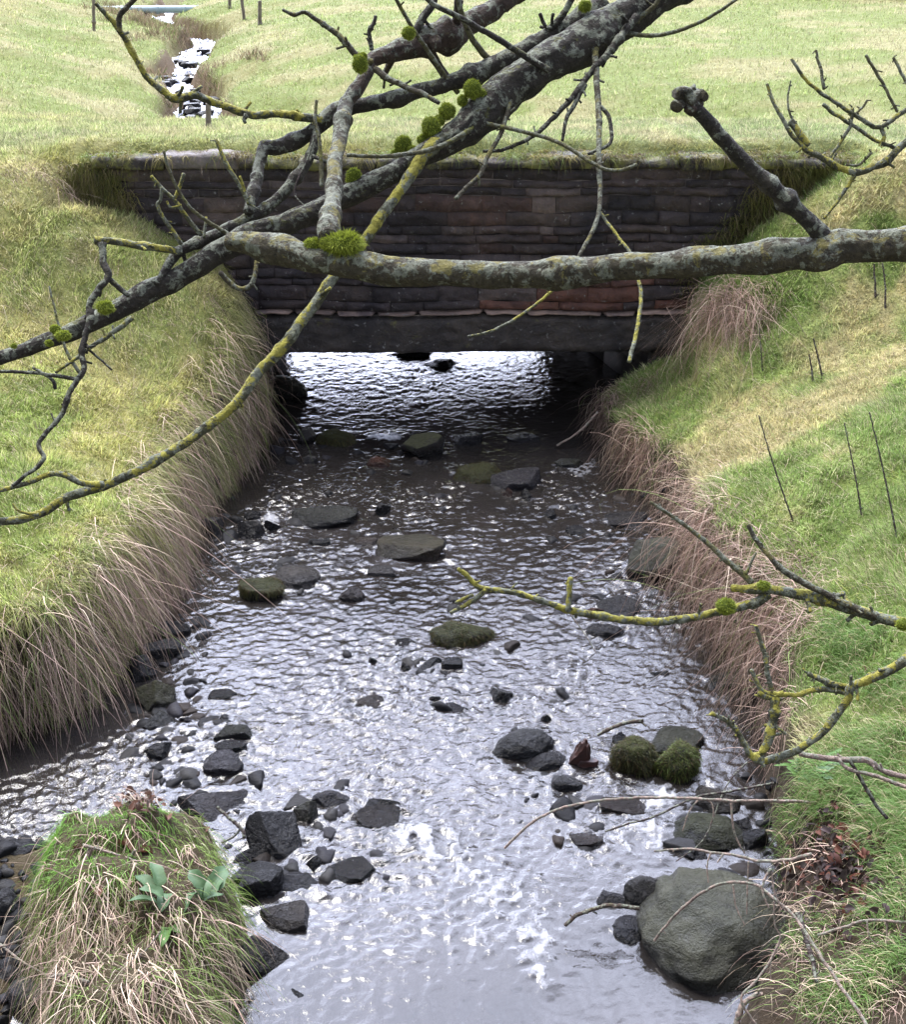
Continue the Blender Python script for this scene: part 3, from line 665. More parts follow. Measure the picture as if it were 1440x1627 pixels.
# coping: flat stones, some pale with lichen, some mossy
x = -2.30; k = 0
cope = [(.0, 0)]
while x < 2.60:
    l = random.uniform(.16, .5); x1 = min(x+l, 2.64)
    pxm = proj(np.array((x+x1)/2), np.array(YW), np.array(1.8))[0]
    pale = (205 < pxm < 325)
    c = np.array([.12, .12, .12]) if pale else np.array(random.choice([(.032, .029, .028), (.026, .024, .025), (.042, .038, .034)]))
    zt = 1.80 + random.uniform(-.02, .02) + (.03 if pale else 0); y0 = YW - random.uniform(.012, .05)
    nu = max(6, int((x1-x)/.03)); nn = 12
    prof = [(YW+.03, 1.73), (y0+.004, 1.735), (y0-.004, 1.745), (y0-.006, zt-.022), (y0+.012, zt-.004), (y0+.1, zt+.002), (y0+.25, zt+.004), (y0+.4, zt), (y0+.42, zt-.08)]
    us = np.linspace(x+.005, x1-.005, nu)
    vv = np.array([[u_ + .006*math.sin(u_*31+j), py_ + .03*float(fbm(np.array(u_*7), np.array(j*.7+k), 3, 5)), pz_ + .02*float(fbm(np.array(u_*6), np.array(j*.5+k*3), 3, 8))] for u_ in us for j, (py_, pz_) in enumerate(prof)])
    npf = len(prof); q = grid_faces(nu, npf)
    cap0 = [[0*npf+j, 0*npf+j+1, 0*npf+npf-2-j+1-0, 0*npf+npf-1-j] for j in range(0)]
    # close both ends
    e0 = len(vv); vv = np.vstack([vv, vv[:npf].mean(0), vv[-npf:].mean(0)])
    tr_ = [[e0, j, j+1] for j in range(npf-1)] + [[e0+1, (nu-1)*npf+j+1, (nu-1)*npf+j] for j in range(npf-1)]
    mk('coping_stone', vv, q, np.array(tr_), M_MASON, bridge, col=np.tile(c, (len(vv), 1)), attrs={'moss': np.full(len(vv), .15 if pale else .62)})
    x = x1; k += 1
# lintel beams and the pale ledge above them
for a, b_, sd in ((-1.50, 1.78, 1),):
    v, q, c, mo = stone_face(a, b_, .50, .765, YW, .012, np.array([.034, .033, .030])*(1+.15*sd), .12, 300+sd*7, .02)
    soff, sq = box(a, b_, YW+.03, YW+.30, .502, .76)
    mk('lintel', np.vstack([v, soff]), np.vstack([q, sq+len(v)]), None, M_MASON, bridge, col=np.tile(c[0], (len(v)+8, 1)), attrs={'moss': np.full(len(v)+8, .15)})
x = -1.55; V, Q, C_ = [], [], []; b = 0
while x < 1.8:
    l = random.uniform(.2, .6); v, q, c, mo = stone_face(x, x+l-.004, .772, .797, YW, .022+random.uniform(0, .012), np.array([.24, .20, .17])*random.uniform(.5, 1.1), 0, int(x*90)+500, .012)
    V.append(v); Q.append(q+b); C_.append(c); b += len(v); x += l
mk('ledge', np.concatenate(V), np.concatenate(Q), None, M_MASON, bridge, col=np.concatenate(C_), attrs={'moss': np.zeros(b)})
# solid core, soffit slabs and inner walls of the culvert
def joined(name, bs, mt, jit=.004):
    V, Q = [], []; b = 0
    for a in bs:
        v, q = box(*a, jit=jit); V.append(v); Q.append(q+b); b += 8
    return mk(name, np.concatenate(V), np.concatenate(Q), None, mt, bridge, smooth=False)
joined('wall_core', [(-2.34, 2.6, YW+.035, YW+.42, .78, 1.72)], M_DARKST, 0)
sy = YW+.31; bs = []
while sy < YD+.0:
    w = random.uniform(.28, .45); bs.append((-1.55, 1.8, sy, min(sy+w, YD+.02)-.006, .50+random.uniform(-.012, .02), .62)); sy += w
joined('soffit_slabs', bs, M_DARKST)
def side_wall(pts, name):
    bs_v, bs_q = [], []; b = 0
    (x0, y0), (x1, y1) = pts
    n = 5
    for r_ in range(4):
        for i in range(n):
            ta, tb = (i + (r_ % 2)*.4)/n, (i+1 + (r_ % 2)*.4)/n; tb = min(tb, 1)
            if tb-ta < .05: continue
            sgn = 1 if x0 > 0 else -1
            za, zb = -.17+r_*.17, -.17+(r_+1)*.17-.006; o_ = random.uniform(-.02, .02)
            v = np.array([[x0+(x1-x0)*t+o_+sgn*e, y0+(y1-y0)*t, z] for t in (ta, tb-.01) for e in (0, .35) for z in (za, zb)])
            _, q = box(0, 1, 0, 1, 0, 1); bs_v.append(v); bs_q.append(q+b); b += 8
    mk(name, np.concatenate(bs_v), np.concatenate(bs_q), None, M_DARKST, bridge, smooth=False)
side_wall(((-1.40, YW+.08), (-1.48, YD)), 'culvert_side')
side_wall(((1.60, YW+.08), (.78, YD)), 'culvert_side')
# turf lying on the bridge
dx = np.linspace(-2.44, 2.66, 120); dy = np.concatenate([np.linspace(YW+.03, YW+.3, 14), np.linspace(YW+.35, YD+.06, 44)]); DX, DY = np.meshgrid(dx, dy, indexing='ij')
DZ = deck_z(DX, DY) + .03 + .025*fbm(DX*5, DY*5, 3, 131) - .14*ss(YD-.12, YD+.06, DY) - .11*ss(YW+.24, YW+.03, DY)
turf = mk('turf', np.stack([DX, DY, DZ], -1).reshape(-1, 3), grid_faces(120, 58), None, M_GROUND, bridge, col=(greencol(DX, DY, DZ)*.6).reshape(-1, 3))
joined('turf_bed', [(-2.4, 2.62, YW+.44, YD+.02, .64, 1.55)], M_DARKST, 0)

# ------------------------------------------------------------------ stones
import bmesh
def ico(sub):
    bm = bmesh.new(); bmesh.ops.create_icosphere(bm, subdivisions=sub, radius=1)
    v = np.array([p.co[:] for p in bm.verts]); f = np.array([[q.index for q in p.verts] for p in bm.faces]); bm.free(); return v, f
ICO4, ICF4 = ico(5); ICO3, ICF3 = ico(3)
def fb3(v, s, o=3, seed=0):
    r = 0; a = 1.
    for k in range(o):
        q = v*s*(2**k) + seed*3.7 + k*11
        r = r + a*(gnoise(q[:, 0]+q[:, 2]*.61, q[:, 1]-q[:, 2]*.37, seed+k) + gnoise(q[:, 2]+q[:, 1]*.53, q[:, 0]*.8+5.1, seed+k+40))*.6; a *= .5
    return r
def rock(form, seed, base=None):
    r = np.random.default_rng(seed); v = (ICO4 if base is None else base).copy()
    ncut = {'round': 3, 'oval': 2, 'slab': 10, 'angular': 15, 'block': 10, 'wedge': 10}[form]
    if form in ('block', 'wedge', 'slab'):
        pw_ = {'block': .42, 'wedge': .5, 'slab': .55}[form]; v = np.sign(v)*np.abs(v)**pw_; v /= np.maximum(np.abs(v).max(), 1); v *= .95
    v = v*(1 + .16*fb3(v, 1.1, 2, seed)[:, None])
    for i in range(ncut):
        n = r.normal(0, 1, 3); n[2] = n[2]*(.9 if form != 'slab' else 1.2); n /= np.linalg.norm(n)
        d = r.uniform(.48, .80) if form in ('angular', 'wedge') else r.uniform(.66, .9)
        e = v@n - d; m_ = e > 0; v[m_] -= n*(e[m_]*1.0)[:, None]
    if form == 'wedge':
        n = np.array([.45, -.35, .82]); n /= np.linalg.norm(n); e = v@n-.30; m_ = e > 0; v[m_] -= n*(e[m_]*.96)[:, None]
    if form == 'slab':
        n = np.array([r.uniform(-.15, .15), r.uniform(-.15, .1), 1]); n /= np.linalg.norm(n); e = v@n-.5; m_ = e > 0; v[m_] -= n*(e[m_]*.92)[:, None]
    nrm = v/np.linalg.norm(v, axis=1)[:, None]
    v += nrm*(.028*fb3(v, 3.2, 3, seed+9)*(1.6 if form in ('round', 'oval') else .7) + .016*fb3(v, 9, 3, seed+19))[:, None]
    v -= (v.max(0)+v.min(0))/2; v /= np.abs(v).max(0)
    return v
stone_objs = []; MS = []
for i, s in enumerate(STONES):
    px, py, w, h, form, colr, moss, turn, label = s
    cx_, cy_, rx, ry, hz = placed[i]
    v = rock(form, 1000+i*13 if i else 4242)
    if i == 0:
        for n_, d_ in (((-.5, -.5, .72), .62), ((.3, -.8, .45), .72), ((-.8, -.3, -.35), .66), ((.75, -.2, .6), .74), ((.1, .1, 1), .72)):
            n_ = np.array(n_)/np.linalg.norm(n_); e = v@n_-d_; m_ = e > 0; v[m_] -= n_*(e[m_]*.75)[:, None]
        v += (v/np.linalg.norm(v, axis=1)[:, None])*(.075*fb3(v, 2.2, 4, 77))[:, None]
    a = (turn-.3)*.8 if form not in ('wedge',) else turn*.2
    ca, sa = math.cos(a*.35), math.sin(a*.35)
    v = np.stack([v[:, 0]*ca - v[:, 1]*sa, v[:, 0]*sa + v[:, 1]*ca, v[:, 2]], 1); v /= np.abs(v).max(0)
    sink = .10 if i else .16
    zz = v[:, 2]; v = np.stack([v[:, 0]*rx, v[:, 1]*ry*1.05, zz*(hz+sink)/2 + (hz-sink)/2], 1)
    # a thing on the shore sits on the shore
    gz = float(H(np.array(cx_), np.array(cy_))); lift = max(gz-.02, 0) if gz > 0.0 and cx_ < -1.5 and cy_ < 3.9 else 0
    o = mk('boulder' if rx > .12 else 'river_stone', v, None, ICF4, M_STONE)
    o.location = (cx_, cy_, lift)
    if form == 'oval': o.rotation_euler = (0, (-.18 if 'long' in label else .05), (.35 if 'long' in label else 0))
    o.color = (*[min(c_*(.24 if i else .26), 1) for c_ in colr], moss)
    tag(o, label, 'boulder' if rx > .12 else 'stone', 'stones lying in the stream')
    if moss >= .7 and 'cap' not in label:
        MS.append((o, v, (cx_, cy_, lift), moss))
    stone_objs.append(o)
for k in range(40):      # dark stones in the far cascade
    y = random.uniform(16.2, 23.6); x = float(np.interp(y, SY, SX) + .12*math.sin(y*2.1) + random.uniform(-.95, .95)*np.interp(y, SY, SWD)); z = float(np.interp(y, SY, SZ)); r = random.uniform(.05, .13)
    o = mk('river_stone', rock(random.choice(['angular', 'slab']), 3000+k, ICO3)*[r, r*.8, r*.5], None, ICF3, M_STONE, loc=None); o.location = (x, y, z-.01); o.color = (.03, .03, .035, .2)
    tag(o, 'small dark stone in the distant white cascade beyond the bridge', 'stone', 'stones of the distant cascade')
# nobody could count the gravel of the bed and the dark shore
gv, gq = [], []; b = 0; gcol = []
PEB = [rock('angular', 50+k, ICO3) for k in range(5)] + [rock('round', 70+k, ICO3) for k in range(3)]
def pebble(x, y, r, dz=0):
    global b
    v = PEB[random.randrange(8)].copy()*np.array([r*random.uniform(.8, 1.4), r*random.uniform(.6, 1.1), r*random.uniform(.35, .8)])
    a = random.uniform(0, 6.28); v = np.stack([v[:, 0]*math.cos(a)-v[:, 1]*math.sin(a), v[:, 0]*math.sin(a)+v[:, 1]*math.cos(a), v[:, 2]], 1)
    z = float(H(np.array(x), np.array(y)))
    gv.append(v + np.array([x, y, z+dz])); gq.append(ICF3+b); b += len(v)
    gcol.append(np.tile(np.array(random.choice([DK, BK, GR, SLT, BR, DK]))*random.uniform(.6, 1.3), (len(v), 1)))
for _ in range(900):
    x = random.uniform(-2.4, -1.25); y = random.uniform(2.2, 3.9)
    if float(mound_m(np.array(x), np.array(y))) > .25: continue
    pebble(x, y, random.choice([.012, .02, .02, .03, .045]))
for _ in range(150):
    px = random.uniform(120, 330); py = random.uniform(1135, 1245); c = P(px, py, -.01); pebble(c[0], c[1], random.uniform(.015, .045), (.13 if random.random() < .6 else .05) if float(H(c[0], c[1])) < -.05 else -.01)
for _ in range(260):
    py = random.uniform(700, 1600); px = random.uniform(250, 1200); c = P(px, py, -.1)
    if xl(c[1]) < c[0] < xr(c[1]) and float(H(c[0], c[1])) < -.06: pebble(c[0], c[1], random.uniform(.02, .07))
for (a0, a1, b0, b1, cn_) in ((200, 330, 980, 1250, 120), (450, 620, 1250, 1400, 34), (820, 960, 1180, 1350, 22), (620, 740, 1035, 1070, 16), (420, 700, 690, 745, 46), (340, 480, 790, 960, 44), (480, 900, 745, 880, 46), (900, 1060, 700, 1010, 46), (230, 420, 1130, 1290, 40), (330, 480, 1290, 1430, 22), (1080, 1230, 1230, 1400, 24), (500, 900, 950, 1180, 24)):
    for _ in range(cn_):
        px = random.uniform(a0, a1); py = random.uniform(b0, b1); c = P(px, py, 0)
        hb = float(H(c[0], c[1]))
        if hb < -.04: r_ = random.choice([.014, .018, .024, .032, .042, .052]); pebble(c[0], c[1], r_, -hb - r_*random.uniform(.0, .4))
for _ in range(90):
    y = random.uniform(3.2, 7.4); sgn = random.random() < .5; x = (float(xl(np.array(y))) + random.uniform(-.02, .12)) if sgn else (float(xr(np.array(y))) - random.uniform(-.02, .1)); pebble(x, y, random.uniform(.02, .05), .08 if float(H(x, y)) < -.03 else 0)
m, nt = mat('gravel'); c = attr_c(nt); n_ = noise_n(nt, 60, 4, .7, pos(nt)); out(nt, princ(nt, c, .6, bump(nt, n_, .6, .006), .15)); M_GRAV = m
g_ = mk('gravel', np.concatenate(gv), None, np.concatenate(gq), M_GRAV, col=np.concatenate(gcol)*.17, smooth=False); tag(g_, kind='stuff')

# ------------------------------------------------------------------ grass
def fdn(x, y):
    e = .04; a = (H(x+e, y)-H(x-e, y))/(2*e); b_ = (H(x, y+e)-H(x, y-e))/(2*e)
    n = np.stack([-a, -b_, np.ones_like(a)], 1); return n/np.linalg.norm(n, axis=1)[:, None]
def scatter(n, x0, x1, y0, y1, power=2., zref=5., margin=160):
    x = rng.uniform(x0, x1, n); y = rng.uniform(y0, y1, n); z = Hs(x, y)
    px, py, zc = proj(x, y, z)
    keep = (px > -margin) & (px < 1440+margin) & (py > -margin) & (py < 1627+margin) & (rng.random(n) < np.minimum(1, (zref/zc)**power))
    return x[keep], y[keep], z[keep], zc[keep]
def turf_mask(x, y, z):
    s1 = xl(y)-x; s2 = x-xr(y)
    near = ((s1 > .04) | (s2 > .04)) & (y < YW)
    er = (x > xr(y)) & (y < 3.5) & (fbm(x*4, y*4, 3, 717) + .9*ss(3.5, 2.9, y) - .5*(x > 1.9) + .5*(rng.random(np.shape(x))-.5) > .12)
    shore = (x > -2.6) & (x < -1.2) & (y < 3.9) & (s1 > -.5) & (z < .25)
    d = np.abs(x - np.interp(y, SY, SX)) - np.interp(y, SY, SWD)
    far = (y > YD) & (d > .05)
    deck = (y > YW+.03 + .08*fbm(x*3, x*0, 3, 515)) & (y <= YD)
    return (near & ~shore & ~er) | far | deck
bl = []
# short turf
for (nn, box_, zr, l0, l1, w0, lean) in ((1050000, (-3.9, 3.6, 2.0, 7.9), 5.8, .025, .080, .0031, .9), (240000, (-4.6, 4.8, 7.9, 10.6), 9, .03, .07, .004, .9), (420000, (-10, 12, 10.4, 32), 12, .04, .10, .0075, .8)):
    x, y, z, zc = scatter(nn, *box_[:4], zref=zr)
    k = turf_mask(x, y, z); x, y, z, zc = x[k], y[k], z[k], zc[k]
    n = len(x); nr = fdn(x, y)
    cp = fbm(x*1.2, y*1.2, 3, 141); cp2 = fbm(x*4.5, y*4.5, 2, 143)
    az = cp*9 + rng.normal(0, .9, n)
    d = nr*.5 + np.stack([np.cos(az), np.sin(az), 0*az], 1)*lean*rng.uniform(.2, 1.2, n)[:, None] + np.array([0, 0, .75])
    d /= np.linalg.norm(d, axis=1)[:, None]
    ln = rng.uniform(l0, l1, n)*(1 + .7*np.clip(cp2*2, -.6, 1.2))
    w = w0*rng.uniform(.6, 1.4, n)*np.maximum(1, zc/(5 if w0 < .004 else 10 if w0 < .006 else 15))
    col = greencol(x, y, z)
    r = rng.random(n)[:, None]; dry = np.array([.46, .40, .25]); bright = np.array([.17, .26, .07])
    dm = (rng.random(n) < .22 + .3*ss(.0, .4, cp))[:, None]; gm = (rng.random(n) < .20)[:, None]
    col = np.where(dm, col*.3+dry*.7, np.where(gm, col*.4+bright*.6, col))*(.38 + 1.2*r)*(1+.45*np.clip(cp2, -.6, .6))[:, None]
    brown = (ss(-.1, .3, cp2-.5)*.6)[:, None]; 
    # rushes near the lips are browner; the strip along the top of the wall too
    edge = (ss(.22, .03, y-(YW+.1))*(y > YW)*ss(2.8, 2.5, np.abs(x)))[:, None]
    col = col*(1-edge*.75) + np.array([.26, .24, .07])*edge*.75*(.5+r)
    near = y < 3.95
    bl.append(blades(np.stack([x, y, z-.006], 1), d, ln, w, rng.uniform(.1, .8, n), 2, col, col*1.12))
# tussocks: taller, mixed clumps that break up the turf
for k in range(900):
    left_ = random.random() < .45
    y = random.uniform(2.6, 7.7); x = float(xl(np.array(y))) - random.uniform(.15, 2.6) if left_ else float(xr(np.array(y))) + random.uniform(.12, 2.2)
    z = float(H(np.array(x), np.array(y))); zc_ = y*CP + (CH-z)*SP; px_ = 720 + FP*x/zc_
    if not (-150 < px_ < 1590) or (x < -1.3 and y < 4.0): continue
    n = 34; r = np.stack([x + rng.normal(0, .028, n), y + rng.normal(0, .028, n), np.full(n, z-.004)], 1); r[:, 2] = H(r[:, 0], r[:, 1])-.004
    a0 = random.uniform(0, 6.28); az = a0 + rng.normal(0, 1.2, n)
    kind_ = random.random(); bc_ = np.array((.46, .42, .24)) if kind_ < .42 else (np.array((.24, .31, .09)) if kind_ < .75 else np.array((.36, .38, .10)))
    if y > 6.4 and not left_: bc_ = bc_*np.array([.8, 1, .8])
    bl.append(blades(r, np.stack([np.cos(az)*.8, np.sin(az)*.8, rng.uniform(.2, 1.2, n)], 1), rng.uniform(.04, .13, n), np.full(n, .003), rng.uniform(.5, 1.3, n), 2, bc_*rng.uniform(.45, 1.35, (n, 1)), None, .1))
v, q, t, c = merge(bl); tag(mk('turf_grass', v, q, t, M_GRASS, col=c), kind='stuff')
print('turf blades', len(t))

# long hanging dead grass on the lips of the banks
def dead_cols(n, pink=.5, green=.06):
    a = np.array([.52, .41, .29]); b_ = np.array([.50, .355, .285]); c_ = np.array([.27, .18, .135]); d_ = np.array([.20, .27, .08]); e_ = np.array([.66, .55, .42])
    r = rng.random(n); o = np.where((r < pink)[:, None], b_, a); o = np.where((r > .78)[:, None], c_, o); o = np.where((r > .93)[:, None], e_, o)
    g = rng.random(n) < green; o = np.where(g[:, None], d_, o)
    return o*rng.uniform(.45, 1.15, n)[:, None]*1.05
dl = []
def tuft(x, y, z, outx, outy, n, ln, spread=.08, fan=.7, droop=1.3, w=.0030, pink=.5, green=.06, upk=.5, reach=(.10, .55)):
    r = np.stack([x + rng.normal(0, spread, n), y + rng.normal(0, spread, n), np.full(n, z)], 1)
    r[:, 2] = np.minimum(Hs(r[:, 0], r[:, 1]), z+.10) - .005
    az = math.atan2(outy, outx) + random.gauss(0, .45) + rng.normal(0, fan, n)
    d = np.stack([np.cos(az), np.sin(az), rng.uniform(-.1, 1.1, n)*upk*1.4], 1)
    # lay the blade along the bank edge: short reach outward, then it hangs
    L_ = ln*rng.uniform(.45, 1.15, n); d[:, :2] *= rng.uniform(*reach, n)[:, None]
    dl.append(blades(r, d, L_, w*rng.uniform(.6, 1.5, n), droop*rng.uniform(.75, 1.25, n), 8, dead_cols(n, pink, green)*random.uniform(.6, 1.2), None, .30, .75))
def lip_dir(fx, y, side):
    s = (float(fx(np.array(y+.1))) - float(fx(np.array(y-.1))))/.2
    d = np.array([side, -side*s]); return d/np.linalg.norm(d)
# left bank: weight along y (pixels of the lip) decides how thick the fringe is
for i in range(210):
    y = random.uniform(4.0, 7.55); dens = np.interp(y, [3.9, 4.3, 5.6, 6.3, 6.9, 7.3, 7.7], [1, 1, 1, .75, .4, .25, .3])
    if random.random() > dens*(.25 + .75*float(ss(-.25, .1, fbm(np.array(y*2.2), np.array(.5), 2, 321)))): continue
    d = lip_dir(xl, y, 1); o_ = random.uniform(-.07, .16) if y < 5.3 else random.uniform(-.07, .0)
    x = float(xl(np.array(y))) - .03 - .7*o_*d[0]; yy = y - o_*d[1]
    z = float(H(np.array(x), np.array(yy)))
    lip = float(lip_l(y)); 
    tuft(x, yy, z, d[0], d[1] - .25, int(62*random.uniform(.3, 1.5)), (lip*.85)*random.uniform(.35, 1.0)*(1 if y < 5.7 else .7), .06, .9, random.uniform(1.2, 2.1), .0034, .6, .08, .02, (.15, .6))
for i in range(330):
    y = random.uniform(4.0, 7.6); d = lip_dir(xl, y, 1); x = float(xl(np.array(y))) - random.uniform(-.02, .14); z = float(H(np.array(x), np.array(y))); n = 50
    az = math.atan2(d[1]-.25, d[0]) + rng.normal(0, .9, n); r = np.stack([x + rng.normal(0, .03, n), y + rng.normal(0, .05, n), np.full(n, z)], 1); r[:, 2] = np.minimum(H(r[:, 0], r[:, 1]), z+.05)-.004
    cc = np.array(random.choice([(.20, .25, .07), (.30, .31, .10), (.36, .35, .13), (.40, .35, .20)]))*rng.uniform(.45, 1.4, (n, 1))
    dl.append(blades(r, np.stack([np.cos(az)*.7, np.sin(az)*.7, rng.uniform(.1, 1., n)], 1), rng.uniform(.06, .2, n), np.full(n, .0028), rng.uniform(.8, 1.5, n), 5, cc, None, .2))
for i in range(170):      # fringe of the face itself, lower down
    y = random.uniform(4.0, 7.2); d = lip_dir(xl, y, 1); x = float(xl(np.array(y))) - .03
    z = random.uniform(.2, .75)*float(lip_l(y))
    n = 26; r = np.stack([x + rng.normal(0, .02, n), y + rng.normal(0, .06, n), z + rng.normal(0, .05, n)], 1); az = math.atan2(d[1], d[0]) + rng.normal(0, .5, n)
    dd = np.stack([np.cos(az)*.5, np.sin(az)*.5, rng.uniform(-.2, .4, n)], 1)
    dl.append(blades(r, dd, rng.uniform(.12, .32, n), np.full(n, .0026), rng.uniform(.8, 1.4, n), 6, dead_cols(n, .5, .25)*.9, None, .1))
# right bank tussocks at the places the photograph shows them: (px, py, count, length, radius)
RT = [(1165, 478, 9, .50, .12), (1200, 492, 7, .46, .12), (1135, 480, 7, .46, .07), (985, 622, 6, .30, .05), (1030, 612, 5, .26, .07), (960, 640, 5, .26, .04), (1000, 670, 7, .33, .05), (1035, 715, 7, .34, .05), (1060, 750, 6, .34, .06), (1010, 700, 5, .3, .04),
      (1095, 790, 9, .42, .07), (1130, 815, 10, .50, .09), (1160, 850, 10, .52, .09), (1185, 880, 8, .50, .08), (1120, 850, 7, .42, .05), (1210, 905, 8, .45, .09), (1250, 905, 9, .40, .10), (1285, 925, 10, .36, .11), (1240, 960, 9, .42, .08), (1270, 990, 7, .36, .09), (1200, 950, 7, .36, .05),
      (1250, 1075, 4, .30, .05), (1245, 1130, 3, .26, .05), (60, 275, 5, .16, .12), (110, 280, 6, .18, .12), (20, 285, 4, .16, .1), (150, 330, 3, .14, .08), (230, 350, 3, .14, .1), (320, 400, 4, .16, .1), (370, 450, 5, .2, .08), (390, 520, 5, .2, .06), (330, 480, 3, .14, .1), (460, 495, 4, .22, .06), (425, 490, 5, .3, .06), (490, 515, 3, .18, .04), (400, 520, 4, .3, .05)]
for px, py, cnt, ln, sp in RT:
    cnt = max(2, int(cnt*.75))
    for j in range(cnt):
        c = hit(px + random.gauss(0, 9), py + random.gauss(0, 7)); sd = 1 if px < 600 else -1
        if px < 600: tuft(c[0], min(c[1], 7.70), c[2], .5, -1, 42, ln, .035, .8, 1.3, .0026, .6, .05); continue
        if py < 500: tuft(c[0], c[1]-.02, c[2]+.04, -.7, -.8, random.randint(50, 110), ln*random.uniform(.6, 1.1), sp*.6, .45, random.uniform(1.0, 1.5), .0034, .75, .03, .6, (.5, .95)); continue
        tuft(c[0], c[1], c[2], -1, -.55, random.randint(35, 100), ln*random.uniform(.5, 1.2), sp*.7, .6, random.uniform(.9, 1.5), .0034, .68, .05, .4, (.15, .65))
for i in range(420):
    y = random.uniform(3.9, 7.3); sd = -1 if random.random() < .3 else 1
    d = lip_dir(xl if sd > 0 else xr, y, sd); x = float((xl if sd > 0 else xr)(np.array(y))) - sd*random.uniform(.02, .2); z = float(H(np.array(x), np.array(y))); n = 3
    az = math.atan2(d[1]-.4, d[0]) + rng.normal(0, 1.0, n)
    dl.append(blades(np.tile([x, y, z], (n, 1)) + rng.normal(0, .03, (n, 3))*[1, 1, 0], np.stack([np.cos(az)*.6, np.sin(az)*.6, rng.uniform(-.2, .6, n)], 1), rng.uniform(.2, .5, n), np.full(n, .0042), rng.uniform(.5, 1.1, n), 8, dead_cols(n, .3, .05)*1.25, None, .22))
# loose straws everywhere on the banks
x, y, z, zc = scatter(90000, -3.9, 3.6, 2.0, 7.9, zref=4.5)
k = turf_mask(x, y, z) & (fbm(x*1.5, y*1.5, 3, 151) + .35*rng.random(len(x)) > .12); x, y, z = x[k], y[k], z[k]; n = len(x)
az = rng.uniform(0, 6.28, n); d = np.stack([np.cos(az), np.sin(az), rng.uniform(.1, .9, n)], 1)
dl.append(blades(np.stack([x, y, z], 1), d, rng.uniform(.04, .13, n), np.full(n, .0028), rng.uniform(.5, 1.2, n), 4, dead_cols(n, .2, .2)*1.15, None, .12, .6))
# brown rushy patches of the far valley
for px, py, cnt in ((404, 90, 4), (345, 115, 3), (330, 140, 3), (272, 176, 3), (246, 118, 3), (355, 175, 3), (235, 60, 6), (260, 52, 7), (225, 40, 7), (285, 62, 7), (310, 70, 4), (190, 25, 6), (170, 12, 6), (210, 30, 5)):
    for j in range(cnt):
        c = hit(px + random.gauss(0, 14), py + random.gauss(0, 6)); n = 40; r = c + rng.normal(0, .12, (n, 3))*np.array([1, 1, 0])
        az = rng.uniform(0, 6.28, n); d = np.stack([np.cos(az)*.5, np.sin(az)*.5, np.ones(n)], 1)
        dl.append(blades(r, d, rng.uniform(.08, .24, n), np.full(n, .010), rng.uniform(.1, .6, n), 3, dead_cols(n, .4, .12)*np.array([.55, .56, .46]), None, .05))
v, q, t, c = merge(dl); tag(mk('dead_grass', v, q, t, M_DEAD, col=c), kind='stuff'); print('dead', len(t))

# green hanging grass low on the nearer bank, and the clump in the stream
gl_ = []
for px, py, cnt, ln in ((1330, 1010, 16, .16), (1380, 1020, 14, .16), (1420, 1090, 12, .16), (1350, 1060, 12, .14), (1310, 1250, 14, .20), (1360, 1260, 18, .22), (1400, 1240, 18, .24), (1430, 1300, 18, .24), (1390, 1310, 14, .24), (1430, 1370, 14, .22), (1410, 1440, 10, .2), (1290, 1290, 8, .14), (1400, 1180, 12, .2), (1340, 1170, 8, .16), (1320, 1590, 7, .14), (1280, 1480, 6, .12), (1420, 1530, 9, .16), (1370, 1560, 8, .14), (1070, 650, 6, .08), (1050, 690, 5, .08)):
    for j in range(cnt):
        c = hit(px + random.gauss(0, 20), py + random.gauss(0, 16)); n = 60; r = np.stack([c[0]+rng.normal(0, .035, n), c[1]+rng.normal(0, .035, n), np.full(n, c[2])], 1); r[:, 2] = H(r[:, 0], r[:, 1])-.005
        az = math.atan2(-.5, -1) + rng.normal(0, .9, n); d = np.stack([np.cos(az)*.55, np.sin(az)*.55, rng.uniform(.4, 1.1, n)], 1)
        base = np.array([.12, .20, .05])*rng.uniform(.7, 1.5, n)[:, None]; dm = (rng.random(n) < .16)[:, None]
        gl_.append(blades(r, d, ln*rng.uniform(.5, 1.1, n), np.full(n, .0028), rng.uniform(.7, 1.2, n), 5, np.where(dm, np.array([.5, .42, .25]), base), None, .08))
n = 9000; px = rng.uniform(1200, 1560, n); py = rng.uniform(1400, 1700, n)
v, q, t, c = merge(gl_); tag(mk('long_green_grass', v, q, t, M_GRASS, col=c), kind='stuff')

ml = []
n0 = 34000; x = rng.uniform(-1.78, -.60, n0); y = rng.uniform(1.9, 3.62, n0); z = H(x, y); k = (z > .02) & (mound_m(x, y) > .12); x, y, z = x[k], y[k], z[k]; n = len(x)
nr = fdn(x, y); sw = np.stack([.25*(x+1.2), -np.ones(n)*.55, 0*x], 1)
px, py, _ = proj(x, y, z)
gtop = ss(60, -20, np.hypot((px-125)*.8, (py-1285)*1.0) - 90)
lowp = ss(1420, 1560, py)
cp = fbm(x*4, y*4, 3, 161)
d = nr*.55 + sw*rng.uniform(.3, 1.1, n)[:, None] + rng.normal(0, .28, (n, 3)); 
ln = rng.uniform(.035, .12, n)*(1+.4*lowp)*(1-.2*gtop)
greenp = rng.random(n) < np.clip(.78 - .45*lowp + .5*gtop + cp*.8, .12, 1)
gr = np.array([.17, .25, .055])*rng.uniform(.6, 1.5, n)[:, None]; gr = np.where((gtop > .3)[:, None], gr*np.array([.8, 1.05, .75]), gr)
dc = dead_cols(n, .25, .1)*np.array([.95, .98, .95])
thin = rng.random(n) < .50 + .5*gtop
ml.append(blades(np.stack([x, y, z-.005], 1)[thin], d[thin], ln[thin], np.full(thin.sum(), .0023), rng.uniform(.5, 1.4, thin.sum()), 5, np.where(greenp[:, None], gr, dc)[thin], None, .22))
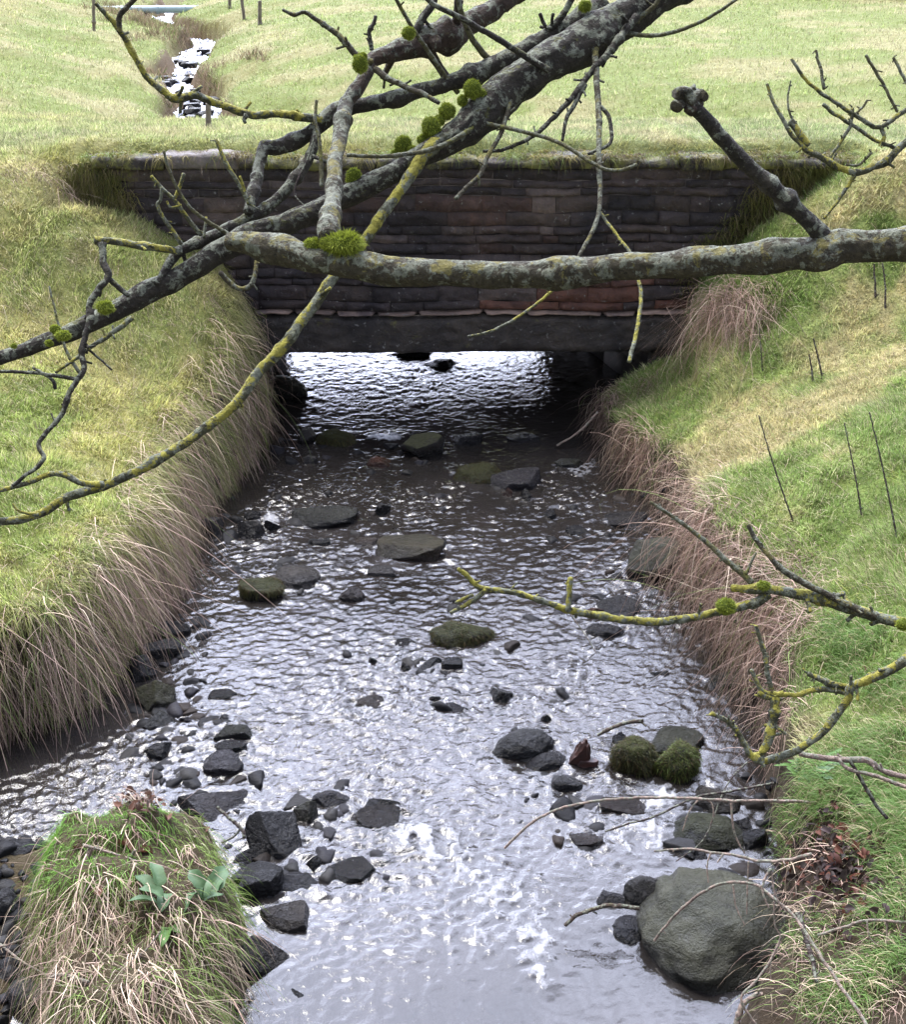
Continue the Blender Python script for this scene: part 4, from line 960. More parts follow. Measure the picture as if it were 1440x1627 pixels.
v, q, t, c = merge(ml); tag(mk('clump_grass', v, q, t, M_GRASS, col=c), kind='stuff')

# ------------------------------------------------------------------ branches
def catmull(pts, step):
    pts = np.asarray(pts, float)
    p = np.vstack([2*pts[0]-pts[1], pts, 2*pts[-1]-pts[-2]]); out_ = []
    for i in range(1, len(p)-2):
        a, b_, c, d = p[i-1], p[i], p[i+1], p[i+2]
        n = max(2, int(np.linalg.norm(c[:3]-b_[:3])/step))
        t = (np.arange(n)/n)[:, None]
        out_.append(.5*((2*b_) + (-a+c)*t + (2*a-5*b_+4*c-d)*t**2 + (-a+3*b_-3*c+d)*t**3))
    out_.append(pts[-1:]); return np.vstack(out_)
def tube(pts, seed=0, ns=12, rough=.12, knots=0, bend=.0, endr=.5, minstep=.0):
    """pts: rows (x, y, z, radius); ring count follows the radius; bark lumps in the radius"""
    pts = np.asarray(pts, float); rmean = pts[:, 3].mean()
    c = catmull(pts, max(rmean*(.22 if rmean > .008 else .5), .0028)); 
    s_ = np.concatenate([[0], np.cumsum(np.linalg.norm(np.diff(c[:, :3], axis=0), axis=1))])
    f = 1/(rmean*9)
    wob = np.stack([fbm(s_*f, s_*0+seed, 3, 3), fbm(s_*f+50, s_*0+seed, 3, 4), fbm(s_*f+90, s_*0+seed, 3, 5)], 1)*(rmean*1.1*bend)
    env = np.minimum(1, np.minimum(s_, s_[-1]-s_)/(rmean*6+1e-6))[:, None]
    cc = c[:, :3] + wob*env; r = np.maximum(c[:, 3], .0006)
    kr = np.ones(len(s_)); rg = np.random.default_rng(seed+5)
    for _ in range(knots):
        k = rg.uniform(0, s_[-1]); kr += rg.uniform(.12, .4)*np.exp(-((s_-k)/(rmean*rg.uniform(.6, 1.6)))**2)
    T = np.gradient(cc, axis=0); T /= np.linalg.norm(T, axis=1)[:, None]+1e-12
    up = np.array([0., 1., .2]); U = np.cross(T, up); U /= np.linalg.norm(U, axis=1)[:, None]+1e-9; Wv = np.cross(T, U)
    th = np.arange(ns)/ns*2*math.pi
    TH, S_ = np.meshgrid(th, s_)
    Sr = S_/rmean; ct_, st_2 = np.cos(TH), np.sin(TH)
    def bn3(k, a_, o_, sd): return fbm(ct_*k + seed, Sr*a_ + 3, o_, sd) + fbm(st_2*k + 7 + seed, Sr*a_*1.1 + 11, o_, sd+3)
    R = (r*kr)[:, None]*(1 + rough*.9*bn3(1.1, .30, 3, seed % 97) + rough*.7*bn3(3.2, .55, 3, 19))
    v = cc[:, None, :] + R[..., None]*(np.cos(TH)[..., None]*U[:, None, :] + np.sin(TH)[..., None]*Wv[:, None, :])
    m_ = len(s_); v = v.reshape(-1, 3)
    i, j = np.meshgrid(np.arange(m_-1), np.arange(ns), indexing='ij'); a = (i*ns + j).ravel(); b2 = (i*ns + (j+1) % ns).ravel()
    q = np.stack([a, b2, b2+ns, a+ns], 1)
    v = np.vstack([v, cc[0]-T[0]*r[0]*.3, cc[-1]+T[-1]*r[-1]*endr]); e0 = m_*ns
    jj = np.arange(ns); t0 = np.stack([np.full(ns, e0), (jj+1) % ns, jj], 1); t1 = np.stack([np.full(ns, e0+1), (m_-1)*ns+jj, (m_-1)*ns+(jj+1) % ns], 1)
    return v, q, np.vstack([t0, t1])
def px_pts(pts, D0, D1, w0=None, w1=None):
    """polyline of the photograph at a real distance: rows (px, py[, width px]) -> world x, y, z, radius"""
    n = len(pts); seg = np.array([0]+[math.hypot(pts[i+1][0]-pts[i][0], pts[i+1][1]-pts[i][1]) for i in range(n-1)]).cumsum(); t = seg/seg[-1]
    out_ = []
    for k, p in enumerate(pts):
        D = D0 + (D1-D0)*t[k]; w = p[2] if len(p) > 2 else w0 + (w1-w0)*t[k]
        q = PD(p[0], p[1], D); out_.append([*q, w/FP*D/2*(.90 if w > 18 else 1)])
    return out_
SEED = [0]
def limb(name, pts, D0, D1, w0=None, w1=None, mt=M_BARK, parent=None, ns=12, rough=.13, knots=0, bend=.5, spurs=0, loc=None, extra=None):
    SEED[0] += 7
    pp = px_pts(pts, D0, D1, w0, w1)
    if extra: pp = [list(e) for e in extra[0]] + pp + [list(e) for e in extra[1]]
    v, q, t = tube(pp, SEED[0], ns, rough, knots, bend)
    V, Q, T_ = [v], [q], [t]; b = len(v)
    rg = np.random.default_rng(SEED[0]); c = catmull(pp, .01)
    for _ in range(spurs):                                   # buds and little snags of the bark itself
        k = int(rg.uniform(.05, .95)*len(c)); p0 = c[k, :3]; r0 = c[k, 3]; dv = rg.normal(0, 1, 3); dv /= np.linalg.norm(dv)
        ln = rg.uniform(1.0, 3.2)*max(r0, .002); rr = max(r0*.38, .0011)
        v, q, t = tube([[*(p0+dv*r0*.4), rr*1.3], [*(p0+dv*(r0+ln*.5)), rr], [*(p0+dv*(r0+ln)+rg.normal(0, .001, 3)), rr*1.1]], SEED[0]+k, 6, .1)
        V.append(v); Q.append(q+b); T_.append(t+b); b += len(v)
    return mk(name, np.vstack(V), np.vstack(Q), np.vstack(T_), mt, parent, loc=loc)
def moss_ball(px, py, D, w, h, parent, seed):
    rg = np.random.default_rng(seed); c = PD(px, py, D); r = w/FP*D/2; rz = h/FP*D/2
    core = ICO3*np.array([r*.9, r*.8, rz*.9])*(1+.16*fb3(ICO3, 1.6, 3, seed)[:, None]); core = core + c
    n = int(3000*max(.35, w/36)); d = rg.normal(0, 1, (n, 3)); d /= np.linalg.norm(d, axis=1)[:, None]
    root = c + d*np.array([r*.86, r*.76, rz*.86])*(1+.16*fb3(d, 1.6, 3, seed)[:, None])
    hue = np.clip(.5+.5*d[:, 2]+rg.normal(0, .25, n), 0, 1)[:, None]
    col = np.array([.17, .21, .025])*rg.uniform(.5, 1.5, (n, 1)); tip = col*np.array([1.5, 1.4, 1.4])
    bv, bq, bt, bc = blades(root, d + rg.normal(0, .6, (n, 3)), r*rg.uniform(.06, .22, n), np.full(n, .0014), .3*np.ones(n), 2, col, tip)
    cc = np.tile(np.array([.09, .12, .016]), (len(core), 1))
    v = np.vstack([core, bv]); return mk('moss_cushion', v, bq+len(core), np.vstack([ICF3, bt+len(core)]), M_MOSS, parent, col=np.vstack([cc, bc]))
def branch_thing(at, D, label, group=None):
    return empty('tree_branch', PD(*at, D), label, 'branch', group or 'branches reaching over the stream')

# 1. the thick limb that falls from the upper edge to the far left
A = branch_thing((1040, 0), 2.25, 'thickest grey-brown limb slanting across the picture, studded with round green moss cushions')
limb('limb', [(1040, -5, 66), (1000, 20, 66), (940, 62, 66), (880, 98, 66), (820, 140, 66), (770, 178, 70), (725, 212, 54), (690, 238, 42), (640, 266, 36), (590, 290, 34), (545, 312, 36), (500, 332, 38), (455, 355, 40), (410, 372, 40), (367, 397, 42), (310, 428, 38), (240, 463, 36), (190, 490, 34), (130, 522, 30), (60, 548, 26), (0, 568, 24), (-90, 600, 20)], 2.25, 1.95, mt=M_BARK, parent=A, ns=40, rough=.16, knots=7, bend=.5,
     extra=([list(PD(1560, -330, 2.5))+[.055], list(PD(1280, -150, 2.35))+[.046]], []))
limb('side_limb', [(960, 8, 40), (930, 30, 38), (870, 62, 38), (820, 90, 34), (780, 108, 32), (720, 132, 28), (660, 148, 26), (600, 165, 26), (560, 172, 26), (520, 186, 30), (495, 205, 26), (470, 222, 24), (440, 234, 26), (418, 234, 24)], 2.27, 2.16, mt=M_BARK, parent=A, ns=18, rough=.15, knots=6, bend=.6)
limb('side_limb', [(420, 230, 20), (412, 262, 20), (404, 300, 18), (394, 338, 16)], 2.16, 2.08, mt=M_BARK, parent=A, ns=14, knots=2)
limb('side_limb', [(504, 205, 16), (497, 240, 16), (482, 268, 17), (458, 300, 18), (425, 328, 19), (390, 350, 20), (355, 368, 20), (322, 383, 19), (290, 398, 17), (272, 415, 15), (258, 438, 13), (248, 452, 12)], 2.17, 2.02, mt=M_BARK, parent=A, ns=14, knots=4, spurs=4)
limb('side_limb', [(740, 203, 20), (700, 225, 22), (672, 248, 24), (655, 275, 22), (635, 305, 19), (605, 345, 18), (578, 382, 18), (548, 420, 19), (524, 448, 20), (500, 482, 19), (462, 535, 18), (420, 585, 17), (375, 638, 16), (330, 678, 15), (280, 712, 15), (225, 745, 14), (165, 770, 15), (105, 792, 14), (60, 818, 13), (0, 828, 13), (-60, 828, 10)], 2.15, 1.85, mt=M_BARKY, parent=A, ns=16, rough=.13, knots=6, spurs=6)
limb('twig', [(165, 770), (130, 767), (90, 752), (45, 767), (-10, 782)], 1.89, 1.86, 11, 7, M_BARKY, A, 10, spurs=5)
limb('twig', [(60, 818), (30, 812), (20, 800)], 1.87, 1.87, 6, 3, M_BARKY, A, 8)
limb('twig', [(20, 772), (40, 757), (68, 730), (62, 706), (95, 660), (120, 608), (130, 590), (132, 552), (142, 505), (146, 478), (170, 440), (165, 415), (162, 388)], 1.86, 1.98, 6, 12, M_BARK, A, 10, spurs=10, knots=5, bend=1.)
limb('twig', [(-20, 590), (50, 592), (85, 597), (125, 603)], 1.95, 1.93, 5, 7, M_BARK, A, 8, spurs=5)
limb('twig', [(52, 584), (72, 596), (84, 604), (88, 618)], 1.94, 1.94, 4, 6, M_BARK, A, 8)
limb('twig', [(205, 470), (186, 455), (170, 440)], 1.98, 1.98, 8, 9, M_BARK, A, 8)
limb('twig', [(150, 382), (180, 384), (220, 390), (268, 397), (285, 400)], 1.98, 2.03, 11, 12, M_BARKY, A, 10, spurs=3, knots=2)
limb('twig', [(210, 505), (186, 524), (140, 555), (110, 577), (88, 592)], 1.97, 1.93, 9, 5, M_BARKY, A, 9, spurs=5)
limb('twig', [(78, 455), (92, 512), (106, 560), (126, 592)], 1.94, 1.94, 3, 6, M_TWIG, A, 8, spurs=2)
limb('twig', [(140, 555), (160, 572), (178, 588)], 1.95, 1.95, 4, 3, M_BARK, A, 8)
limb('twig', [(260, 240), (268, 268), (282, 300), (302, 330), (330, 352), (366, 374)], 1.98, 2.03, 4.5, 7, M_TWIG, A, 8, bend=.2)
limb('twig', [(240, 280), (258, 300), (280, 322), (300, 350), (320, 374)], 2.0, 2.04, 6, 8, M_BARKY, A, 8, spurs=3)
limb('twig', [(292, 276), (287, 294), (278, 315)], 2.0, 2.01, 6, 6, M_BARKY, A, 8)
limb('twig', [(257, 298), (255, 318), (250, 326), (262, 350), (276, 370), (288, 388)], 2.0, 2.03, 5, 8, M_BARKY, A, 8, spurs=3)
limb('twig', [(265, 320), (272, 330), (288, 326)], 2.01, 2.01, 4, 4, M_BARKY, A, 8)
limb('twig', [(343, 222), (356, 252), (374, 284), (388, 308), (397, 325)], 2.05, 2.07, 6, 8, M_BARKY, A, 8, spurs=5)
limb('twig', [(381, 280), (388, 300), (392, 318)], 2.06, 2.07, 4, 5, M_BARKY, A, 8)
limb('twig', [(328, 345), (326, 360), (324, 378)], 2.03, 2.03, 4, 5, M_BARKY, A, 8)
limb('twig', [(408, 415), (404, 440), (396, 456), (380, 459), (364, 449), (350, 433)], 2.04, 2.02, 7, 9, M_BARKG, A, 10, spurs=5)
limb('twig', [(503, 160), (501, 190), (506, 216), (510, 250), (511, 296)], 2.14, 2.12, 5, 7, M_TWIG, A, 8, spurs=4)
limb('twig', [(500, 215), (490, 250), (468, 305), (492, 335)], 2.12, 2.10, 3, 3, M_STEM, A, 7)
limb('twig', [(756, 192), (748, 205), (722, 222), (690, 236), (650, 245), (600, 249), (552, 247)], 2.15, 2.0, 9, 6, M_TWIG, A, 9, bend=.3)
limb('twig', [(625, -8), (660, 52), (690, 95), (712, 128), (728, 148)], 2.1, 2.23, 6, 8, M_TWIG, A, 8, spurs=2, bend=.3)
limb('twig', [(672, -8), (690, 8), (722, 24), (760, 44), (800, 68), (838, 92), (872, 112)], 2.1, 2.16, 8, 11, M_BARK, A, 10, bend=.3)
limb('twig', [(725, -8), (742, 45), (762, 78), (782, 100)], 2.14, 2.24, 8, 11, M_TWIG, A, 9)
limb('twig', [(912, -6), (898, 18), (884, 38), (870, 52)], 2.22, 2.24, 9, 14, M_BARK, A, 10, spurs=3)
limb('twig', [(858, 22), (864, 36), (872, 50)], 2.22, 2.24, 6, 6, M_STEM, A, 8)
limb('twig', [(1178, -6), (1150, 14), (1120, 32), (1085, 47), (1050, 56), (1015, 56), (978, 48)], 2.1, 2.22, 5, 8, M_TWIG, A, 8, bend=.3, spurs=2)
limb('twig', [(1050, -8), (1040, 10), (1020, 26), (1012, 36)], 2.2, 2.22, 7, 9, M_TWIG, A, 8, spurs=2)
limb('twig', [(1012, 26), (990, 55), (966, 88), (942, 112), (925, 135), (905, 160), (880, 187), (852, 212), (812, 235), (768, 241)], 2.2, 2.12, 13, 5, M_BARK, A, 10, spurs=14, knots=6, bend=.9)
limb('twig', [(930, 135), (914, 165), (900, 190), (894, 224)], 2.17, 2.14, 9, 5, M_BARK, A, 9, spurs=4)
limb('twig', [(945, 68), (948, 120), (952, 190), (952, 250), (954, 310), (950, 345), (938, 375), (920, 408)], 2.2, 2.0, 11, 6, M_BARKG, A, 10, spurs=6, knots=5, bend=.3)
limb('twig', [(955, 338), (968, 358), (985, 380), (1002, 404), (1013, 440), (1019, 475), (1012, 525), (1000, 575)], 2.06, 1.9, 5, 7, M_BARKY, A, 8, spurs=6)
limb('twig', [(920, 408), (900, 440), (880, 460), (850, 485), (810, 512), (775, 528), (744, 535)], 2.0, 1.9, 5, 4, M_BARKY, A, 8, spurs=8)
limb('twig', [(955, 170), (967, 185), (972, 210), (968, 230), (935, 245)], 2.14, 2.1, 7, 5, M_BARK, A, 8, spurs=3)
limb('twig', [(775, 197), (820, 207), (870, 220), (905, 236), (935, 256), (965, 270), (990, 270), (1012, 262)], 2.14, 2.05, 7, 6, M_TWIG, A, 8, bend=.2)
limb('twig', [(812, 160), (804, 190), (794, 216), (776, 248), (762, 278), (742, 298), (724, 316)], 2.16, 2.08, 8, 7, M_BARKG, A, 8, spurs=6)
limb('twig', [(760, 280), (761, 288), (762, 296)], 2.1, 2.1, 6, 4, M_BARKY, A, 7)
limb('snag', [(812, 150, 40), (806, 168, 30), (796, 186, 20), (772, 196, 30)], 2.2, 2.2, mt=M_BARK, parent=A, ns=14, rough=.3)
for px, py, D, w, h in ((751, 142, 2.14, 31, 30), (735, 160, 2.15, 18, 18), (711, 177, 2.15, 28, 26), (685, 203, 2.14, 33, 34), (641, 231, 2.17, 30, 32), (628, 244, 2.17, 16, 12), (655, 238, 2.16, 18, 12), (765, 150, 2.15, 20, 16), (698, 192, 2.15, 20, 18), (672, 222, 2.15, 20, 16), (572, 288, 2.12, 16, 12), (562, 281, 2.12, 26, 28), (167, 488, 1.93, 28, 20), (88, 523, 1.92, 18, 14), (100, 533, 1.91, 24, 14), (78, 545, 1.92, 14, 10), (22, 550, 1.92, 10, 8), (930, 10, 2.2, 22, 18)):
    moss_ball(px, py, D, w, h, A, int(px*7+py))
# 2. limb in the upper middle with its upright leg
E = branch_thing((810, 0), 2.3, 'brown knobbly branch with a grey upright leg joining the lichened cross branch')
limb('limb', [(812, -8, 34), (780, 18, 36), (745, 38, 40), (712, 55, 38), (680, 64, 42), (650, 76, 34), (620, 88, 30), (590, 98, 26), (580, 120, 24), (565, 145, 24), (550, 165, 24)], 2.3, 2.14, mt=M_BARKR, parent=E, ns=32, rough=.18, knots=7, bend=.7, spurs=5,
     extra=([list(PD(1150, -260, 2.6))+[.030], list(PD(930, -95, 2.42))+[.026]], []))
limb('side_limb', [(550, 163, 26), (543, 200, 28), (537, 240, 26), (531, 285, 27), (527, 330, 30), (521, 378, 34)], 2.14, 1.86, mt=M_BARKG, parent=E, ns=18, rough=.12, knots=4, bend=.4)
limb('twig', [(592, 100), (570, 92), (552, 72), (535, 54), (520, 44), (500, 30), (484, 20), (468, 24), (449, 16)], 2.12, 2.1, 12, 5, M_BARKG, E, 10, spurs=7, knots=4)
limb('twig', [(596, 110), (620, 126), (648, 140), (672, 150), (698, 164)], 2.12, 2.08, 11, 7, M_BARKG, E, 10, spurs=5)
limb('twig', [(591, 80), (588, 62), (587, 50), (594, 38), (597, 26)], 2.13, 2.12, 7, 6, M_BARK, E, 9, spurs=5, knots=3)
limb('twig', [(660, 52), (672, 30), (686, 10), (692, -8)], 2.2, 2.2, 14, 12, M_BARK, E, 10, spurs=3)
limb('snag', [(690, 60, 18), (692, 72, 18), (690, 80, 8)], 2.2, 2.2, mt=M_BARKR, parent=E, ns=10, rough=.2)
for px, py, w, h in ((649, 53, 22, 20), (572, 102, 26, 30), (577, 90, 14, 12)): moss_ball(px, py, 2.1, w, h, E, int(px*3+py))
# 3. the thin crooked branch of the upper left
TL = branch_thing((490, 186), 2.16, 'thin crooked lichened branch curling up before the distant stream')
limb('limb', [(515, 192, 16), (480, 186, 13), (440, 181, 12), (395, 183, 12), (350, 166, 12), (310, 152, 12), (280, 157, 15), (265, 150, 12), (235, 125, 10), (215, 92, 10), (190, 48, 10), (170, 26, 8), (152, 6, 6)], 2.17, 2.05, mt=M_BARKY, parent=TL, ns=12, rough=.15, knots=6, bend=.9, spurs=10)
limb('twig', [(190, 52, 9), (190, 28, 9), (205, 8, 8), (222, -8, 7)], 2.06, 2.04, mt=M_BARKG, parent=TL, ns=10)
limb('twig', [(392, 183), (388, 190), (390, 196)], 2.1, 2.1, 9, 5, M_BARK, TL, 8)
# 4. the level branch crossing the middle
Hh = branch_thing((1440, 388), 1.7, 'long level branch crossing before the bridge, crusted with pale and yellow lichen')
limb('limb', [(1500, 380, 62), (1440, 388, 58), (1390, 392, 56), (1345, 394, 60), (1305, 404, 62), (1260, 405, 52), (1190, 410, 50), (1110, 416, 46), (1030, 422, 46), (950, 429, 46), (870, 436, 44), (790, 438, 48), (720, 434, 46), (650, 432, 50), (600, 427, 54), (550, 420, 48), (500, 412, 48), (455, 400, 46), (420, 394, 46), (392, 386, 40), (362, 384, 30)], 1.66, 1.92, mt=M_BARKG, parent=Hh, ns=40, rough=.14, knots=5, bend=.3, spurs=0,
     extra=([list(PD(2000, 300, 1.6))+[.034], list(PD(1700, 352, 1.63))+[.030]], []))
limb('stub', [(1312, 380, 30), (1285, 350, 28), (1250, 318, 27), (1215, 290, 26), (1185, 262, 26), (1150, 220, 26), (1118, 185, 25), (1100, 168, 26)], 1.70, 1.62, mt=M_BARK, parent=Hh, ns=16, rough=.14, knots=4)
for px, py, w, h, sd_ in ((1104, 158, 34, 30, 1), (1085, 150, 34, 26, 2), (1078, 168, 26, 22, 3), (1118, 152, 18, 20, 4), (1098, 176, 22, 20, 5), (1100, 140, 14, 12, 6)):
    c = PD(px, py, 1.62); v = rock('angular', 8800+sd_, ICO3)*np.array([w, w*.9, h])/FP*1.62/2 + c
    mk('burr', v, None, ICF3, M_BARKG if sd_ != 5 else M_BARKR, Hh)
moss_ball(546, 386, 1.86, 66, 32, Hh, 991); moss_ball(500, 388, 1.88, 34, 18, Hh, 992); moss_ball(522, 386, 1.86, 30, 24, Hh, 993)
# 5. twigs at the upper right
R1 = branch_thing((1440, 225), 1.8, 'spray of fine yellowish twigs over the right end of the bridge')
Y_ = M_BARKY
limb('limb', [(1500, 190, 12), (1440, 226, 12), (1415, 250, 12), (1385, 268, 12), (1356, 274, 11), (1320, 258, 10), (1285, 240, 9), (1260, 215, 7), (1235, 175, 6), (1219, 134, 5)], 1.8, 1.8, mt=Y_, parent=R1, ns=10, knots=3, bend=.9, spurs=8)
for pts, a, b_ in (([(1500, 150), (1440, 175), (1400, 203), (1370, 190), (1330, 165), (1295, 140), (1272, 115), (1258, 94)], 9, 5), ([(1297, 80), (1304, 110), (1310, 142)], 4, 6), ([(1308, 166), (1330, 184), (1355, 200), (1390, 222), (1424, 236)], 6, 6), ([(1376, 88), (1390, 112), (1406, 138), (1426, 178)], 5, 5),
                  ([(1420, 92), (1430, 112), (1446, 140)], 5, 5), ([(1355, 172), (1352, 200), (1338, 222), (1320, 250)], 6, 5), ([(1361, 276), (1345, 300), (1330, 322), (1309, 348)], 7, 4), ([(1400, 203), (1405, 218), (1403, 232)], 7, 5), ([(1385, 243), (1365, 262), (1345, 262)], 5, 4), ([(1378, 160), (1370, 172), (1355, 185)], 4, 4), ([(1255, 138), (1252, 165), (1262, 200)], 3, 4)):
    limb('twig', pts, 1.8, 1.8, a, b_, Y_ if a > 5 else M_TWIG, R1, 8, spurs=5, bend=.9)
limb('stub', [(1284, 232, 12), (1270, 212, 12), (1257, 192, 10)], 1.8, 1.8, mt=Y_, parent=R1, ns=10)
# 6. lichened branch reaching in over the water from the right
R2 = branch_thing((1440, 990), 2.2, 'yellow-lichened branch reaching level over the rapids and forking near its tip')
limb('limb', [(1520, 1005, 20), (1440, 990, 20), (1395, 980, 20), (1345, 965, 20), (1320, 955, 22), (1270, 943, 17), (1220, 936, 14), (1190, 936, 13), (1163, 934, 12)], 2.15, 2.25, mt=Y_, parent=R2, ns=14, rough=.14, knots=5, spurs=6)
limb('side_limb', [(1222, 944, 15), (1200, 958, 16), (1170, 966, 14), (1155, 970, 13), (1100, 980, 12), (1050, 988, 13), (1000, 986, 12), (950, 978, 11), (905, 970, 12), (865, 955, 9), (820, 942, 9), (770, 936, 10), (752, 926, 8), (740, 912, 8), (728, 904, 7)], 2.24, 2.2, mt=Y_, parent=R2, ns=12, rough=.15, knots=8, bend=.6, spurs=10)
limb('twig', [(772, 937), (758, 950), (738, 962), (716, 974)], 2.2, 2.2, 9, 6, Y_, R2, 9, spurs=4)
limb('twig', [(752, 945), (738, 951), (724, 958)], 2.2, 2.2, 6, 5, Y_, R2, 8)
limb('twig', [(903, 972), (904, 950), (907, 918)], 2.2, 2.2, 9, 9, Y_, R2, 9, spurs=3)
limb('twig', [(1395, 980), (1350, 962), (1310, 942), (1270, 922), (1240, 902), (1218, 878), (1200, 855), (1190, 834)], 2.17, 2.24, 12, 7, M_BARKG, R2, 11, spurs=10, knots=4)
limb('twig', [(1196, 926), (1178, 910), (1155, 890), (1115, 855), (1090, 836), (1068, 820), (1034, 798)], 2.25, 2.3, 11, 5, M_TWIG, R2, 9, spurs=8)
limb('twig', [(1185, 912), (1190, 902), (1202, 878)], 2.25, 2.25, 6, 3, M_TWIG, R2, 8)
limb('twig', [(906, 975), (930, 1008), (948, 1038)], 2.2, 2.18, 2.5, 1.5, M_DTWIG, R2, 6)
moss_ball(1154, 963, 2.2, 32, 26, R2, 77); moss_ball(1435, 992, 2.1, 22, 20, R2, 78); moss_ball(1214, 930, 2.2, 22, 14, R2, 79)
# 7. lichened branch low at the right
R3 = branch_thing((1440, 1050), 2.0, 'bright yellow-lichened forked branch hanging low beside the grassy bank')
limb('limb', [(1520, 1020, 18), (1440, 1050, 17), (1410, 1065, 16), (1380, 1080, 15), (1352, 1092, 14), (1345, 1115, 13), (1312, 1158, 12), (1270, 1190, 12), (1212, 1211, 13)], 2.05, 2.15, mt=Y_, parent=R3, ns=12, knots=6, spurs=10)
for pts, a, b_ in (([(1352, 1092), (1330, 1088), (1305, 1080), (1284, 1070)], 10, 8), ([(1212, 1211), (1190, 1195), (1177, 1168), (1158, 1147), (1130, 1133)], 12, 6), ([(1345, 1100), (1300, 1095), (1270, 1103), (1235, 1103), (1210, 1095), (1194, 1064)], 9, 7), ([(1226, 1095), (1218, 1060), (1212, 1025), (1201, 994)], 8, 6), ([(1232, 1108), (1230, 1140), (1224, 1168), (1212, 1196)], 15, 12), ([(1206, 1100), (1222, 1108), (1245, 1100)], 10, 6)):
    limb('twig', pts, 2.13, 2.13, a, b_, Y_, R3, 10, spurs=9, knots=3, bend=.8)
R5 = branch_thing((1440, 1235), 2.3, 'bare pinkish-brown twig lying over the bright grass below the yellow-lichened branch')
limb('limb', [(1270, 1197, 8), (1310, 1204, 9), (1345, 1207, 10), (1378, 1208, 10), (1405, 1225, 8), (1440, 1234, 8), (1500, 1240, 8)], 2.5, 2.4, mt=M_DTWIG, parent=R5, ns=9, spurs=4, knots=3)
limb('twig', [(1330, 1204), (1350, 1222), (1390, 1232), (1440, 1250)], 2.46, 2.4, 6, 6, M_DTWIG, R5, 8)
limb('twig', [(1350, 1207), (1370, 1240), (1390, 1275), (1410, 1300)], 2.46, 2.44, 6, 6, M_STEM, R5, 8)

# ------------------------------------------------------------------ loose dead twigs, each a thing
def dead(pts, D0, D1, w0, w1, label, subs=(), mt=M_DTWIG, name='dead_twig'):
    e = empty(name, PD(*pts[0][:2], D0), label, 'twig', 'dead twigs and stalks at the water side')
    limb('stem', pts, D0, D1, w0, w1, mt, e, 8, spurs=4, knots=2, bend=.7)
    for sp_, a, b_ in subs: limb('rootlet', sp_, D0*.5+D1*.5, D0*.5+D1*.5-.02, a, b_, mt, e, 6, bend=.3)
    return e
def zc_at(px, py, z):
    return proj(*P(px, py, z))[2]
dead([(1365, 1292), (1290, 1275), (1230, 1272), (1170, 1272), (1060, 1267), (970, 1270), (895, 1283), (845, 1307), (802, 1347)], zc_at(1365, 1292, .35), zc_at(802, 1347, .05), 5, 4, 'very long bleached twig arching out from the bank over the stream',
     (([(1162, 1273), (1165, 1310), (1172, 1335), (1184, 1356)], 4, 2.5), ([(1112, 1267), (1130, 1275), (1134, 1292), (1130, 1308)], 3, 2), ([(1112, 1268), (1095, 1290), (1085, 1320)], 3, 2)))
dead([(1230, 1244), (1160, 1257), (1105, 1267), (1040, 1297), (1000, 1308), (962, 1321)], zc_at(1230, 1244, .3), zc_at(962, 1321, .12), 4, 3, 'fine dark twig crossing under the very long bleached one', (), M_STEM)
dead([(1290, 1357), (1250, 1366), (1210, 1368), (1170, 1359), (1130, 1354), (1095, 1348), (1040, 1352)], zc_at(1290, 1357, .42), zc_at(1040, 1352, .3), 6, 3, 'pale knotted twig lying along the top edge of the huge boulder',
     (([(1130, 1354), (1124, 1375), (1126, 1402)], 3, 2), ([(1190, 1368), (1188, 1410), (1187, 1452)], 3, 2), ([(1150, 1356), (1140, 1370)], 3, 2)))
dead([(1384, 1640), (1365, 1607), (1340, 1572), (1310, 1527), (1262, 1455), (1235, 1432), (1200, 1405), (1150, 1403), (1110, 1422), (1070, 1457), (1040, 1494)], zc_at(1384, 1640, .45)-.2, zc_at(1040, 1494, .3)-.12, 6, 4, 'pale twig bowed like a hoop in front of the huge boulder',
     (([(1165, 1405), (1170, 1440), (1184, 1470)], 3, 2), ([(1225, 1380), (1214, 1400), (1213, 1420), (1222, 1442)], 5, 3), ([(1226, 1385), (1232, 1420), (1250, 1450)], 3, 2), ([(1230, 1432), (1232, 1470), (1240, 1490), (1226, 1525), (1225, 1555)], 3, 2)))
dead([(898, 1470), (920, 1452), (958, 1440), (985, 1439), (1016, 1443)], zc_at(898, 1470, .06), zc_at(1016, 1443, .12), 6, 7, 'short brown bent stick poking from beside the huge boulder', (), M_BARKR, 'dead_stick')
dead([(1500, 1468), (1440, 1465), (1400, 1462), (1372, 1463), (1340, 1473), (1300, 1485)], zc_at(1440, 1465, .5)-.1, zc_at(1300, 1485, .4)-.1, 5, 4, 'thin pale twig with hanging rootlets on the lower bank',
     (([(1378, 1463), (1382, 1488), (1395, 1502)], 3, 2), ([(1410, 1463), (1408, 1500), (1396, 1530)], 3, 2), ([(1430, 1465), (1434, 1490), (1440, 1510)], 3, 2)))
dead([(1268, 1450), (1282, 1490), (1292, 1530), (1298, 1560)], zc_at(1270, 1450, .45)-.05, zc_at(1298, 1560, .4)-.05, 9, 6, 'short dark broken stake in the lower bank', (), M_STEM, 'dead_stick')
dead([(1240, 1495), (1222, 1530), (1200, 1560), (1180, 1580), (1183, 1600), (1205, 1632)], zc_at(1240, 1495, .4)-.1, zc_at(1205, 1632, .2)-.1, 4, 4, 'kinked grey stalk below the hoop-like twig')
dead([(1168, 1640), (1175, 1610), (1182, 1595), (1205, 1580), (1240, 1578)], zc_at(1168, 1640, .15), zc_at(1240, 1578, .25), 11, 6, 'thick bleached bent stalk at the water edge of the lower bank')
